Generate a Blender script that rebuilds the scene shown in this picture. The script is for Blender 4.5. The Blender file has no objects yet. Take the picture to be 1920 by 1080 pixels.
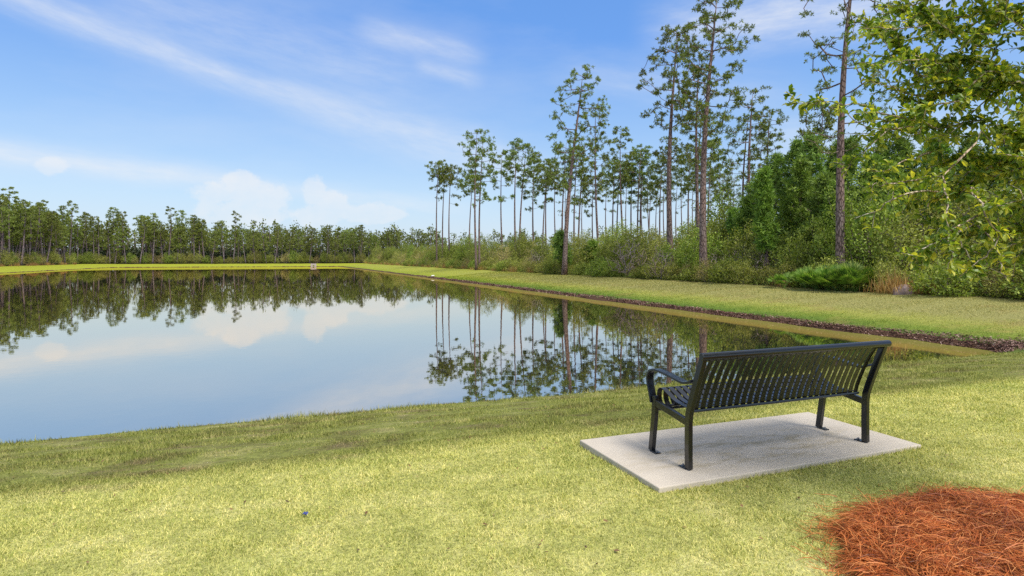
import bpy, math, random
import numpy as np
from mathutils import Vector

rng = np.random.default_rng(11)
random.seed(5)
PI = math.pi
F = 1121.0           # focal length in photo pixels
CX, HY, CH = 960.0, 485.0, 1.57
TH = math.radians(21.2)
CT, ST = math.cos(TH), math.sin(TH)
# pond rectangle (x across, y away from the near bank)
U0, U1, V0, V1, WZ = 9.5, 200.0, -45.0, 18.0, -0.93
LAWN = -0.034
col = bpy.context.scene.collection
sc = bpy.context.scene


def cw(X, Z):
    """right / forward distances from the camera -> world x, y"""
    return X * CT + Z * ST, -X * ST + Z * CT


def at(px, Z):
    return cw((px - CX) / F * Z, Z)


def hz(py, Z):
    return CH - (py - HY) * Z / F


# ------------------------------------------------------------------ terrain height
def ss(x, a, b):
    t = np.clip((x - a) / (b - a), 0, 1)
    return t * t * (3 - 2 * t)


def wob(x, y):
    return (np.sin(x * 1.7 + 1.3 * np.sin(y * .9)) + np.sin(y * 2.3 + x * .6) + np.sin(x * .53 - y * .41)) / 3


def shore(x, y):
    x = np.asarray(x, float); y = np.asarray(y, float)
    yy = y + .10 * wob(x * .8, y * .2)
    xx = x + .24 * wob(x * .2, y * .5) + .10 * wob(x * .3 + 4, y * 1.7)
    a = np.maximum((U0 - yy) / 4.4, (yy - U1) / 9.0)
    b = np.maximum((V0 - xx) / 9.0, (xx - V1) / 7.5)
    q = np.hypot(np.maximum(a + .3, 0), np.maximum(b + .3, 0)) - .3
    return np.where((a > -.3) & (b > -.3), q, np.maximum(a, b))


def H(x, y):
    x = np.asarray(x, float); y = np.asarray(y, float)
    t = shore(x, y)
    g = np.where(t < .7, t, np.where(t > 1.3, 1.0, 1 - (1.3 - t) ** 2 / 1.2))
    scarp = .13 * ss(t, 0, .035)
    top = np.where(y < U0, LAWN, 0.0)
    far = ss(np.hypot(x, y), 8, 20)
    z = WZ + scarp + (top - WZ - .13) * g + (.012 + .03 * far) * wob(x, y) * ss(t, .05, .3)
    z = np.where(t < 0, WZ + np.maximum(t * 4.0, -2.2), z)
    return z


# ------------------------------------------------------------------ mesh helper
class MB:
    def __init__(s):
        s.v, s.q, s.t, s.n = [], [], [], 0

    def add(s, V, Q=None, T=None):
        V = np.asarray(V, np.float32).reshape(-1, 3)
        if Q is not None and len(Q):
            s.q.append(np.asarray(Q, np.int32).reshape(-1, 4) + s.n)
        if T is not None and len(T):
            s.t.append(np.asarray(T, np.int32).reshape(-1, 3) + s.n)
        s.v.append(V); s.n += len(V)

    def box(s, c, d, rot=None):
        x, y, z = d[0] / 2, d[1] / 2, d[2] / 2
        V = np.array([[-x, -y, -z], [x, -y, -z], [x, y, -z], [-x, y, -z], [-x, -y, z], [x, -y, z], [x, y, z], [-x, y, z]])
        if rot is not None:
            V = V @ np.array(rot).T
        s.add(V + np.array(c), [[0, 3, 2, 1], [4, 5, 6, 7], [0, 1, 5, 4], [1, 2, 6, 5], [2, 3, 7, 6], [3, 0, 4, 7]])

    def tube(s, P, R, n=6, cap=True):
        P = np.asarray(P, float); k = len(P)
        R = np.full(k, R) if np.isscalar(R) else np.asarray(R, float)
        T = np.gradient(P, axis=0); T /= np.linalg.norm(T, axis=1)[:, None] + 1e-9
        ref = np.array([0, 0, 1.]) if abs(T[0][2]) < .9 else np.array([1., 0, 0])
        V = []
        A = np.cross(T[0], ref); A /= np.linalg.norm(A)
        for i in range(k):
            A = A - T[i] * (A @ T[i]); A /= np.linalg.norm(A) + 1e-9
            B = np.cross(T[i], A)
            for j in range(n):
                a = 2 * PI * j / n
                V.append(P[i] + R[i] * (math.cos(a) * A + math.sin(a) * B))
        Q = [[i * n + j, i * n + (j + 1) % n, (i + 1) * n + (j + 1) % n, (i + 1) * n + j] for i in range(k - 1) for j in range(n)]
        Tt = []
        if cap:
            V += [P[0], P[-1]]
            Tt = [[k * n, (j + 1) % n, j] for j in range(n)] + [[k * n + 1, (k - 1) * n + j, (k - 1) * n + (j + 1) % n] for j in range(n)]
        s.add(V, Q, Tt)

    def strip(s, P, W, TK, side):
        """flat bar along P; side = width direction (constant), W width, TK thickness"""
        P = np.asarray(P, float); k = len(P); side = np.asarray(side, float)
        T = np.gradient(P, axis=0); T /= np.linalg.norm(T, axis=1)[:, None]
        N = np.cross(T, side); N /= np.linalg.norm(N, axis=1)[:, None]
        V = []
        for i in range(k):
            for a, b in ((-1, -1), (1, -1), (1, 1), (-1, 1)):
                V.append(P[i] + side * a * W / 2 + N[i] * b * TK / 2)
        Q = [[i * 4 + j, i * 4 + (j + 1) % 4, i * 4 + 4 + (j + 1) % 4, i * 4 + 4 + j] for i in range(k - 1) for j in range(4)]
        Q += [[3, 2, 1, 0], [(k - 1) * 4 + j for j in range(4)]]
        s.add(V, Q)

    def build(s, name, mat, parent=None, smooth=False):
        me = bpy.data.meshes.new(name)
        V = np.concatenate(s.v) if s.v else np.zeros((0, 3), np.float32)
        Q = np.concatenate(s.q) if s.q else np.zeros((0, 4), np.int32)
        T = np.concatenate(s.t) if s.t else np.zeros((0, 3), np.int32)
        me.vertices.add(len(V)); me.vertices.foreach_set('co', V.astype(np.float32).ravel())
        loops = np.concatenate([Q.ravel(), T.ravel()]).astype(np.int32)
        me.loops.add(len(loops)); me.loops.foreach_set('vertex_index', loops)
        st = np.concatenate([np.arange(len(Q)) * 4, len(Q) * 4 + np.arange(len(T)) * 3]).astype(np.int32)
        me.polygons.add(len(st)); me.polygons.foreach_set('loop_start', st)
        me.polygons.foreach_set('use_smooth', np.full(len(st), smooth))
        me.update(calc_edges=True); me.validate()
        me.materials.append(mat)
        o = bpy.data.objects.new(name, me); col.objects.link(o)
        if parent is not None:
            o.parent = parent
        return o


def tag(o, label=None, cat=None, group=None, kind=None):
    if label: o['label'] = label
    if cat: o['category'] = cat
    if group: o['group'] = group
    if kind: o['kind'] = kind
    return o


def empty(name, loc, rz=0, s=1):
    o = bpy.data.objects.new(name, None); col.objects.link(o)
    o.location = loc; o.rotation_euler = (0, 0, rz); o.scale = (s, s, s) if np.isscalar(s) else s
    o.empty_display_size = .2
    return o


def copy_tree(src, kids, loc, rz, s):
    o = src.copy(); col.objects.link(o); o.location = loc; o.rotation_euler = (0, 0, rz)
    o.scale = (s, s, s) if np.isscalar(s) else s
    for k in kids:
        c = k.copy(); col.objects.link(c); c.parent = o
    return o


def bevel(o, w, seg=2):
    m = o.modifiers.new('bevel', 'BEVEL'); m.width = w; m.segments = seg; m.limit_method = 'ANGLE'
    return o


# ------------------------------------------------------------------ materials
class NT:
    def __init__(s, tree):
        s.t = tree; s.t.nodes.clear()

    def n(s, typ, **kw):
        nd = s.t.nodes.new(typ)
        for k, v in kw.items():
            if k.startswith('i_'):
                key = k[2:]
                key = int(key) if key.isdigit() else key.replace('_', ' ')
                s.put(nd.inputs[key], v)
            else:
                setattr(nd, k, v)
        return nd

    def put(s, sock, v):
        if isinstance(v, bpy.types.NodeSocket):
            s.t.links.new(v, sock)
        elif isinstance(v, bpy.types.Node):
            s.t.links.new(v.outputs[0], sock)
        elif isinstance(v, (tuple, list)) and len(v) == 3 and sock.type == 'RGBA':
            sock.default_value = (*v, 1)
        else:
            sock.default_value = v

    def m(s, op, a, b=None, c=None, clamp=False):
        nd = s.t.nodes.new('ShaderNodeMath'); nd.operation = op; nd.use_clamp = clamp
        for i, v in enumerate((a, b, c)):
            if v is not None:
                s.put(nd.inputs[i], v)
        return nd.outputs[0]

    def mix(s, f, a, b, mode='MIX'):
        nd = s.t.nodes.new('ShaderNodeMix'); nd.data_type = 'RGBA'; nd.blend_type = mode; nd.clamp_factor = True
        s.put(nd.inputs[0], f); s.put(nd.inputs[6], a); s.put(nd.inputs[7], b)
        return nd.outputs[2]

    def ramp(s, f, stops, interp='LINEAR'):
        nd = s.t.nodes.new('ShaderNodeValToRGB'); nd.color_ramp.interpolation = interp
        e = nd.color_ramp.elements
        while len(e) < len(stops): e.new(.5)
        for el, (p, c) in zip(e, stops):
            el.position = p; el.color = (*c, 1) if len(c) == 3 else c
        s.put(nd.inputs[0], f)
        return nd.outputs[0]

    def noise(s, vec, scale, detail=4, rough=.55, dist=0, out=0):
        nd = s.t.nodes.new('ShaderNodeTexNoise')
        s.put(nd.inputs['Vector'], vec); nd.inputs['Scale'].default_value = scale
        nd.inputs['Detail'].default_value = detail; nd.inputs['Roughness'].default_value = rough
        nd.inputs['Distortion'].default_value = dist
        return nd.outputs[out]

    def mapr(s, v, a, b, c=0., d=1., smooth=False):
        nd = s.t.nodes.new('ShaderNodeMapRange'); nd.clamp = True
        if smooth: nd.interpolation_type = 'SMOOTHSTEP'
        s.put(nd.inputs[0], v)
        for i, x in zip((1, 2, 3, 4), (a, b, c, d)): nd.inputs[i].default_value = x
        return nd.outputs[0]

    def vmap(s, vec, scale=(1, 1, 1), rot=(0, 0, 0), loc=(0, 0, 0)):
        nd = s.t.nodes.new('ShaderNodeMapping'); s.put(nd.inputs[0], vec)
        nd.inputs['Scale'].default_value = scale; nd.inputs['Rotation'].default_value = rot; nd.inputs['Location'].default_value = loc
        return nd.outputs[0]


def mat(name):
    m = bpy.data.materials.new(name); m.use_nodes = True
    return m, NT(m.node_tree)


def finish(g, shader, bump=None):
    o = g.n('ShaderNodeOutputMaterial'); g.t.links.new(shader.outputs[0] if isinstance(shader, bpy.types.Node) else shader, o.inputs[0])


def geo_pos(g):
    return g.n('ShaderNodeNewGeometry').outputs['Position']


def leaf_mat(name, cols, tr=.3, tcol=None, spec=.25, rough=.55, var=.5, nscale=.6, objvar=.35, boost=1.):
    """cols: list of albedos picked per leaf; patchy variation between clumps and between plants"""
    m, g = mat(name)
    geo = g.n('ShaderNodeNewGeometry'); oi = g.n('ShaderNodeObjectInfo')
    k = len(cols)
    c = g.ramp(geo.outputs['Random Per Island'], [(i / max(1, k - 1), cc) for i, cc in enumerate(cols)])
    nz = g.noise(geo.outputs['Position'], nscale, 3)
    f = g.m('MULTIPLY_ADD', nz, 2 * var, 1 - var)
    f = g.m('MULTIPLY', f, g.m('MULTIPLY_ADD', oi.outputs['Random'], objvar * boost, (1 - objvar / 2) * boost))
    hsv = g.n('ShaderNodeHueSaturation', i_Color=c, i_Value=f)
    g.put(hsv.inputs['Hue'], g.m('MULTIPLY_ADD', oi.outputs['Random'], .03 if objvar else .0, .485 if objvar else (.51 if 'oak' in name else .5)))
    pb = g.n('ShaderNodeBsdfPrincipled', i_Base_Color=hsv.outputs[0], i_Roughness=rough)
    pb.inputs['Specular IOR Level'].default_value = spec
    tc = g.mix(1.0, hsv.outputs[0], tcol or (1.25, 1.3, .55), 'MULTIPLY')
    t = g.n('ShaderNodeBsdfTranslucent', i_Color=tc)
    mx = g.n('ShaderNodeMixShader', i_0=tr, i_1=pb, i_2=t)
    finish(g, mx)
    return m


def bark_mat(name, a, b, scale=14, sp=.15, zs=.35):
    m, g = mat(name)
    tc = g.n('ShaderNodeTexCoord').outputs['Object']
    v = g.vmap(tc, (1, 1, zs))
    vo = g.n('ShaderNodeTexVoronoi', i_Vector=v, i_Scale=scale); vo.feature = 'DISTANCE_TO_EDGE'
    nz = g.noise(v, scale * 2.2, 5)
    f = g.m('ADD', g.mapr(vo.outputs[0], 0, .18), g.m('MULTIPLY', nz, .8))
    f = g.m('MULTIPLY', f, .6)
    c = g.ramp(f, [(.1, tuple(x * .35 for x in a)), (.45, a), (.85, b)])
    big = g.noise(v, 1.1, 2)
    c = g.mix(g.mapr(big, .4, .7), c, g.mix(1., c, (1.12, .9, .8), 'MULTIPLY'))
    bp = g.n('ShaderNodeBump', i_Strength=.6, i_Distance=.03, i_Height=f)
    pb = g.n('ShaderNodeBsdfPrincipled', i_Base_Color=c, i_Roughness=.85, i_Normal=bp)
    pb.inputs['Specular IOR Level'].default_value = sp
    finish(g, pb)
    return m


def plain(name, c, rough=.6, metal=0, spec=.4, nscale=20, amt=.25, bump=0):
    m, g = mat(name)
    tc = g.n('ShaderNodeTexCoord').outputs['Object']
    nz = g.noise(tc, nscale, 5)
    cc = g.mix(nz, tuple(x * (1 - amt) for x in c), tuple(min(1, x * (1 + amt)) for x in c))
    pb = g.n('ShaderNodeBsdfPrincipled', i_Base_Color=cc, i_Metallic=metal)
    g.put(pb.inputs['Roughness'], g.m('MULTIPLY_ADD', nz, .15, rough - .07))
    pb.inputs['Specular IOR Level'].default_value = spec
    if bump:
        g.put(pb.inputs['Normal'], g.n('ShaderNodeBump', i_Strength=bump, i_Distance=.01, i_Height=nz))
    finish(g, pb)
    return m


def ground_zone_color(g, pos, jitter):
    """turf colours by where it grows: pale dormant lawn on top, greener rougher turf on the banks, litter under the woods"""
    sx = g.n('ShaderNodeSeparateXYZ', i_0=pos)
    x, y = sx.outputs[0], sx.outputs[1]
    big = g.noise(pos, .55, 4, .6); mid = g.noise(pos, 2.2, 4, .6); sm = g.noise(pos, 9, 3, .6)
    lawn = g.ramp(mid, [(.30, LAWN_A), (.5, LAWN_B), (.68, LAWN_C)])
    lawn = g.mix(g.mapr(big, .52, .68, 0, .30), lawn, (.30, .40, .075))
    lawn = g.mix(g.mapr(sm, .66, .76, 0, .5), lawn, (.34, .27, .10))
    slope = g.ramp(mid, [(.28, (.18, .155, .06)), (.40, (.22, .225, .06)), (.54, (.27, .29, .07)), (.70, (.40, .37, .14))])
    br = g.noise(g.vmap(pos, (1, 2.2, 1)), 1.1, 5, .7)
    slope = g.mix(g.mapr(br, .52, .66, 0, .75), slope, (.24, .185, .10))
    yj = g.m('ADD', y, g.m('MULTIPLY_ADD', mid, .9, -.45))
    c = g.mix(g.mapr(yj, 5.0, 5.45), lawn, slope)
    # right bank
    rb = g.ramp(g.m('ADD', g.mapr(x, 18.4, 22.5), g.m('MULTIPLY_ADD', mid, .5, -.25)),
                [(.0, (.115, .20, .032)), (.25, (.22, .29, .045)), (.55, (.38, .39, .09)), (.9, (.36, .34, .12))])
    rb = g.mix(g.mapr(big, .55, .68, 0, .35), rb, (.36, .25, .10))
    # further away the bank turf is a fresher yellow green
    rb = g.mix(g.mapr(y, 45, 80, 0, .75), rb, (.33, .36, .03))
    c = g.mix(g.m('MULTIPLY', g.mapr(x, 16.2, 17.6), g.mapr(y, 7.6, 9.4)), c, rb)
    far = g.m('MAXIMUM', g.mapr(x, -43, -44), g.mapr(y, 190, 195))
    c = g.mix(far, c, g.mix(mid, (.30, .36, .025), (.42, .42, .05)))
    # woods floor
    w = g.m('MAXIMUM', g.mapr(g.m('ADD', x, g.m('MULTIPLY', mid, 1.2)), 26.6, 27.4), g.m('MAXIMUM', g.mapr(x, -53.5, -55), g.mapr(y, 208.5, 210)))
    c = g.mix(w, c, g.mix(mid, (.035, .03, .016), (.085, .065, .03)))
    return c, x, y, mid


LAWN_A, LAWN_B, LAWN_C = (.44, .445, .135), (.54, .53, .17), (.66, .62, .245)


def ground_mat():
    m, g = mat('turf')
    pos = geo_pos(g)
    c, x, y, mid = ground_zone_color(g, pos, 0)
    fine = g.noise(pos, 45, 3, .7); med = g.noise(pos, 14, 3, .7)
    f = g.m('ADD', g.m('MULTIPLY', fine, .9), g.m('MULTIPLY', med, .6))
    nearf = g.mapr(y, 12, 16, .62, 1.0)
    c = g.mix(1., c, g.ramp(f, [(.45, (.30, .31, .28)), (.8, (.8, .8, .8)), (1., (1.1, 1.1, 1.05))]), 'MULTIPLY')
    # bare earth / bark just above the water line of every bank
    at_ = g.n('ShaderNodeAttribute'); at_.attribute_name = 'shore'
    e = g.m('ADD', at_.outputs['Fac'], g.m('MULTIPLY_ADD', g.noise(pos, 1.6, 4), .10, -.05))
    soil = g.mix(fine, (.035, .02, .013), (.13, .07, .045))
    right = g.m('GREATER_THAN', x, 15.5)
    lim_ = g.m('MULTIPLY_ADD', right, .015, .028)
    k = g.m('LESS_THAN', e, lim_)
    c = g.mix(k, c, soil)
    # silty bottom
    deep = g.mapr(at_.outputs['Fac'], -.35, -.005)
    wet = g.mix(deep, (.03, .035, .025), (.36, .20, .06))
    c = g.mix(g.m('LESS_THAN', at_.outputs['Fac'], -.002), c, wet)
    bp = g.n('ShaderNodeBump', i_Strength=.7, i_Distance=.05, i_Height=f)
    pb = g.n('ShaderNodeBsdfPrincipled', i_Base_Color=c, i_Roughness=.9, i_Normal=bp)
    pb.inputs['Specular IOR Level'].default_value = .1
    finish(g, pb)
    return m


def grass_mat(name='grass_blades'):
    m, g = mat(name)
    pos = geo_pos(g); geo = g.n('ShaderNodeNewGeometry')
    c, x, y, mid = ground_zone_color(g, pos, 0)
    r = geo.outputs['Random Per Island']
    c = g.mix(1., c, g.ramp(r, [(0, (.32, .38, .24)), (.3, (.72, .82, .58)), (.6, (1.1, 1.07, 1.0)), (.85, (1.4, 1.3, 1.35)), (1, (1.7, 1.55, 1.8))]), 'MULTIPLY')
    pb = g.n('ShaderNodeBsdfPrincipled', i_Base_Color=c, i_Roughness=.6)
    pb.inputs['Specular IOR Level'].default_value = .2
    t = g.n('ShaderNodeBsdfTranslucent', i_Color=g.mix(1., c, (1.1, 1.1, .6), 'MULTIPLY'))
    finish(g, g.n('ShaderNodeMixShader', i_0=.3, i_1=pb, i_2=t))
    return m


def water_mat():
    m, g = mat('pond_water')
    pos = geo_pos(g)
    n1 = g.noise(g.vmap(pos, (1, .6, 1)), .8, 3); n2 = g.noise(pos, 3.5, 2)
    h = g.m('ADD', n1, g.m('MULTIPLY', n2, .25))
    bp = g.n('ShaderNodeBump', i_Strength=.035, i_Distance=.05, i_Height=h)
    sx = g.n('ShaderNodeSeparateXYZ', i_0=pos)
    # shallow silty shelf along the right bank, grass reflection painted in as olive
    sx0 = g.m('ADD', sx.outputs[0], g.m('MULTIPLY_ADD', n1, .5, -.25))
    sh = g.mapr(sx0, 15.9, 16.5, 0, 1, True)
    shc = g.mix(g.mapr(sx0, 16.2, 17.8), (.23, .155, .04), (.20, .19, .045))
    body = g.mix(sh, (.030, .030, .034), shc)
    df = g.n('ShaderNodeBsdfDiffuse', i_Color=body)
    gl = g.n('ShaderNodeBsdfGlossy', i_Color=(1., .885, .745), i_Roughness=.012, i_Normal=bp)
    lw = g.n('ShaderNodeFresnel', i_IOR=1.34, i_Normal=bp)
    fac = g.m('ADD', g.m('MULTIPLY', lw.outputs[0], .2), .8, clamp=True)
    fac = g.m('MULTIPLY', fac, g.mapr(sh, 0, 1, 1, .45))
    finish(g, g.n('ShaderNodeMixShader', i_0=fac, i_1=df, i_2=gl))
    return m


M = {}
M['turf'] = ground_mat()
M['grass'] = grass_mat()
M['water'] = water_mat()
M['bark'] = bark_mat('pine_bark', (.10, .072, .062), (.25, .19, .17), 9)
M['bark_far'] = bark_mat('far_bark', (.085, .07, .078), (.19, .16, .17), 4)
M['bark_oak'] = bark_mat('oak_bark', (.24, .21, .16), (.50, .46, .37), 30)
M['stem'] = bark_mat('stem_bark', (.10, .085, .07), (.24, .21, .18), 20)
M['bare'] = bark_mat('bare_twig', (.16, .13, .12), (.34, .29, .27), 20)
M['needle'] = leaf_mat('pine_needles', [(.045, .065, .014), (.105, .135, .026), (.17, .20, .042)], .3, var=.45, boost=1.55)
M['needle_dark'] = leaf_mat('dark_needles', [(.05, .085, .018), (.095, .155, .028), (.16, .23, .045)], .3, var=.45, boost=1.75)
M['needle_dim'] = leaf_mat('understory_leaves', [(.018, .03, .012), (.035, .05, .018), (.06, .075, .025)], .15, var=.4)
M['needle_bright'] = leaf_mat('young_needles', [(.07, .13, .02), (.13, .215, .03), (.20, .28, .05)], .25, var=.4, boost=1.35)
M['needle_far'] = leaf_mat('far_needles', [(.06, .082, .016), (.12, .15, .028), (.19, .21, .045)], .28, var=.55, nscale=.25, objvar=.5, boost=1.35)
M['leaf_green'] = leaf_mat('shrub_leaves_green', [(.055, .08, .012), (.125, .16, .024), (.22, .25, .045)], .35, var=.6, boost=1.6)
M['leaf_olive'] = leaf_mat('shrub_leaves_olive', [(.09, .10, .02), (.17, .185, .035), (.27, .26, .065)], .35, var=.5, boost=1.6)
M['leaf_tan'] = leaf_mat('shrub_leaves_tan', [(.13, .10, .04), (.23, .19, .06), (.34, .27, .11)], .3, var=.4, boost=1.6)
M['dry'] = leaf_mat('dry_grass', [(.22, .12, .04), (.40, .22, .07), (.55, .38, .16)], .3, (1, .9, .6), var=.25, objvar=.5)
M['palmetto'] = leaf_mat('palmetto_fronds', [(.09, .17, .025), (.17, .28, .04), (.30, .38, .08)], .3, var=.4, boost=.85)
M['oak_leaf'] = leaf_mat('oak_leaves', [(.05, .09, .012), (.10, .16, .02), (.18, .24, .035), (.30, .33, .05), (.48, .44, .07)], .45, (1.7, 1.6, .5), spec=.4, rough=.42, var=.4, nscale=2.0, objvar=0, boost=1.08)
M['straw'] = leaf_mat('pine_straw', [(.12, .03, .008), (.36, .085, .016), (.57, .155, .03), (.66, .28, .09)], .12, (1, .6, .3), spec=.3, rough=.5, var=.35, nscale=5, objvar=0)
M['chip'] = leaf_mat('bark_chips', [(.045, .02, .013), (.12, .055, .038), (.20, .10, .07), (.36, .25, .2)], .0, (1, 1, 1), var=.3, nscale=2, objvar=0)
M['dead_leaf'] = leaf_mat('dead_leaves', [(.08, .045, .02), (.18, .10, .04), (.30, .18, .08)], .15, (1, .8, .5), var=.2, objvar=0)
M['straw_bed'] = plain('straw_bed', (.11, .03, .010), .9, nscale=60, amt=.6, bump=1)


def metal_mat():
    m, g = mat('black_powder_coat')
    tc = g.n('ShaderNodeTexCoord').outputs['Object']
    nz = g.noise(tc, 260, 3); sp = g.noise(tc, 6, 4)
    c = g.mix(g.mapr(sp, .55, .75, 0, .5), (.003, .0032, .0045), (.007, .007, .008))
    bp = g.n('ShaderNodeBump', i_Strength=.08, i_Distance=.002, i_Height=nz)
    pb = g.n('ShaderNodeBsdfPrincipled', i_Base_Color=c, i_Normal=bp)
    g.put(pb.inputs['Roughness'], g.m('MULTIPLY_ADD', sp, .12, .26))
    pb.inputs['Specular IOR Level'].default_value = .6
    pb.inputs['Coat Weight'].default_value = .35; pb.inputs['Coat Roughness'].default_value = .07; pb.inputs['Coat IOR'].default_value = 1.5
    finish(g, pb)
    return m


def concrete_mat():
    m, g = mat('broom_finished_concrete')
    tc = g.n('ShaderNodeTexCoord').outputs['Object']
    broom = g.noise(g.vmap(tc, (2.5, 60, 1)), 1.6, 3)
    cl = g.noise(tc, 3, 5, .6)
    c = g.mix(cl, (.49, .42, .33), (.65, .57, .46))
    c = g.mix(g.m('MULTIPLY', g.mapr(broom, .45, .8), .22), c, (.33, .30, .27))
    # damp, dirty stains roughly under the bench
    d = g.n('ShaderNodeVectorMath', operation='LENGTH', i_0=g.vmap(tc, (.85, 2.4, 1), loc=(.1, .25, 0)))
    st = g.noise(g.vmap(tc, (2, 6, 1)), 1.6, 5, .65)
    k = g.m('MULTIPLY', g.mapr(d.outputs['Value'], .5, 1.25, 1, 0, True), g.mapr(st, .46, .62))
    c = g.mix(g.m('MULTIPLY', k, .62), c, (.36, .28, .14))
    sk = g.n('ShaderNodeTexNoise', i_Vector=tc, i_Scale=420, i_Detail=2)
    c = g.mix(g.mapr(sk.outputs[0], .6, .75, 0, .15), c, (.28, .26, .24))
    bp = g.n('ShaderNodeBump', i_Strength=.25, i_Distance=.004, i_Height=g.m('ADD', broom, sk.outputs[0]))
    pb = g.n('ShaderNodeBsdfPrincipled', i_Base_Color=c, i_Roughness=.85, i_Normal=bp)
    pb.inputs['Specular IOR Level'].default_value = .25
    finish(g, pb)
    return m


M['metal'] = metal_mat()
M['concrete'] = concrete_mat()
M['steel'] = plain('bolt_steel', (.35, .34, .33), .4, .8)
M['white'] = plain('white_plastic', (.7, .7, .68), .5)
M['blue'] = plain('blue_plastic', (.06, .08, .26), .4)
M['grey_conc'] = plain('headwall_concrete', (.27, .23, .22), .85, nscale=3)
M['dark'] = plain('pipe_inside', (.03, .03, .03), .8)
M['boulder'] = plain('weathered_stone', (.20, .15, .145), .8, nscale=4, amt=.5, bump=.5)

# ------------------------------------------------------------------ ground, water
def axis(parts):
    return np.unique(np.round(np.concatenate([np.arange(a, b, s) for a, b, s in parts]), 3))


gx = axis([(-1600, -200, 100), (-200, -60, 10), (-60, -40, .8), (-40, -12, 1.5), (-12, 15, .28), (15, 20.5, .12), (20.5, 30, .5), (30, 60, 4), (60, 240, 20), (240, 1700, 100)])
gy = axis([(-400, -20, 30), (-20, 0, 1.5), (0, 12, .2), (12, 60, .8), (60, 190, 3), (190, 212, .8), (212, 300, 8), (300, 2600, 120)])
GX, GY = np.meshgrid(gx, gy)
GZ = H(GX, GY)
nx, ny = len(gx), len(gy)
idx = np.arange(nx * ny).reshape(ny, nx)
Q = np.stack([idx[:-1, :-1], idx[:-1, 1:], idx[1:, 1:], idx[1:, :-1]], -1).reshape(-1, 4)
b = MB(); b.add(np.stack([GX, GY, GZ], -1).reshape(-1, 3), Q)
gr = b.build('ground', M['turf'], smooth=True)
a_ = gr.data.attributes.new('shore', 'FLOAT', 'POINT')
a_.data.foreach_set('value', shore(GX, GY).ravel().astype(np.float32))
tag(gr, 'grassy lawn and gently sloping turf banks around the pond', kind='structure')

b = MB(); b.add([(V0 - 1.5, U0 - .8, WZ), (V1 + 1.2, U0 - .8, WZ), (V1 + 1.2, U1 + 1.5, WZ), (V0 - 1.5, U1 + 1.5, WZ)], [[0, 1, 2, 3]])
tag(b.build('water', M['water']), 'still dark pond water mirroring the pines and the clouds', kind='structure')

# ------------------------------------------------------------------ grass blades
SLAB = (2.42, 3.455, 5.05, 4.62)
MUL = cw(2.94, 2.75)
MR = 1.24


def blades(P, hgt, wid, lean):
    n = len(P)
    a = rng.uniform(0, 2 * PI, n); th = lean
    d = np.stack([np.cos(a) * np.sin(th), np.sin(a) * np.sin(th), np.cos(th)], 1)
    s = a + PI / 2 + rng.uniform(-.8, .8, n)
    side = np.stack([np.cos(s), np.sin(s), np.zeros(n)], 1) * (wid / 2)[:, None]
    tip = P + d * hgt[:, None]
    V = np.stack([P - side, P + side, tip], 1).reshape(-1, 3)
    return V, np.arange(3 * n).reshape(-1, 3)


def lawn(n, z0, z1, margin=.25):
    z = rng.uniform(z0, z1, n)
    X = rng.uniform(-.86 - margin, .86 + margin, n) * z
    x, y = cw(X, z)
    t = shore(x, y)
    cr = .012 * np.clip(wob(x * 9, y * 11) + rng.normal(0, .5, n), -.3, 1.3)
    ok = (t > .012) & ~((x > SLAB[0] + cr) & (x < SLAB[2] - cr) & (y > SLAB[1] + cr) & (y < SLAB[3] - cr))
    ok &= ~(np.hypot(x - MUL[0], y - MUL[1]) < MR - .05 + .06 * np.sin(9 * np.arctan2(y - MUL[1], x - MUL[0])))
    return x[ok], y[ok], z[ok]


x, y, z = lawn(800000, 2.3, 8.2)
keep = y < 5.5
x, y, z = x[keep], y[keep], z[keep]
n = len(x)
P = np.stack([x, y, H(x, y) - .004], 1)
edge = np.maximum(np.maximum(SLAB[0] - x, x - SLAB[2]), np.maximum(SLAB[1] - y, y - SLAB[3]))
hh = rng.uniform(.014, .034, n) * (z / 3) ** .3 * (1 + .55 * np.exp(-np.maximum(edge, 0) / .12))
hh *= .75 + .5 * np.clip(wob(x * 7, y * 7) + rng.normal(0, .3, n), 0, 1)
V, T = blades(P, hh, rng.uniform(.0032, .0062, n) * (z / 3) ** .7, rng.uniform(.45, 1.3, n))
b = MB(); b.add(V, None, T)
tag(b.build('lawn_grass', M['grass']), 'short pale yellow green lawn around the concrete slab', 'grass', kind='stuff')

x, y, z = lawn(620000, 4.2, 15)
keep = (y > 5.0) & (x < 18.5) & (y < 10)
x, y, z = x[keep], y[keep], z[keep]
n = len(x)
P = np.stack([x, y, H(x, y) - .006], 1)
patch = .6 + .8 * np.clip(wob(x * 2.1, y * 3.3) + rng.normal(0, .3, n), -.6, 1)
hh = rng.uniform(.02, .055, n) * patch * (z / 6) ** .3
hh *= np.where(shore(x, y) < .08, 1.7, 1)
V, T = blades(P, hh, rng.uniform(.004, .009, n) * (z / 5) ** .6, rng.uniform(.25, 1.25, n))
b = MB(); b.add(V, None, T)
tag(b.build('bank_grass', M['grass']), 'rough olive grass with brown patches on the near slope to the water', 'grass', kind='stuff')

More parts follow.
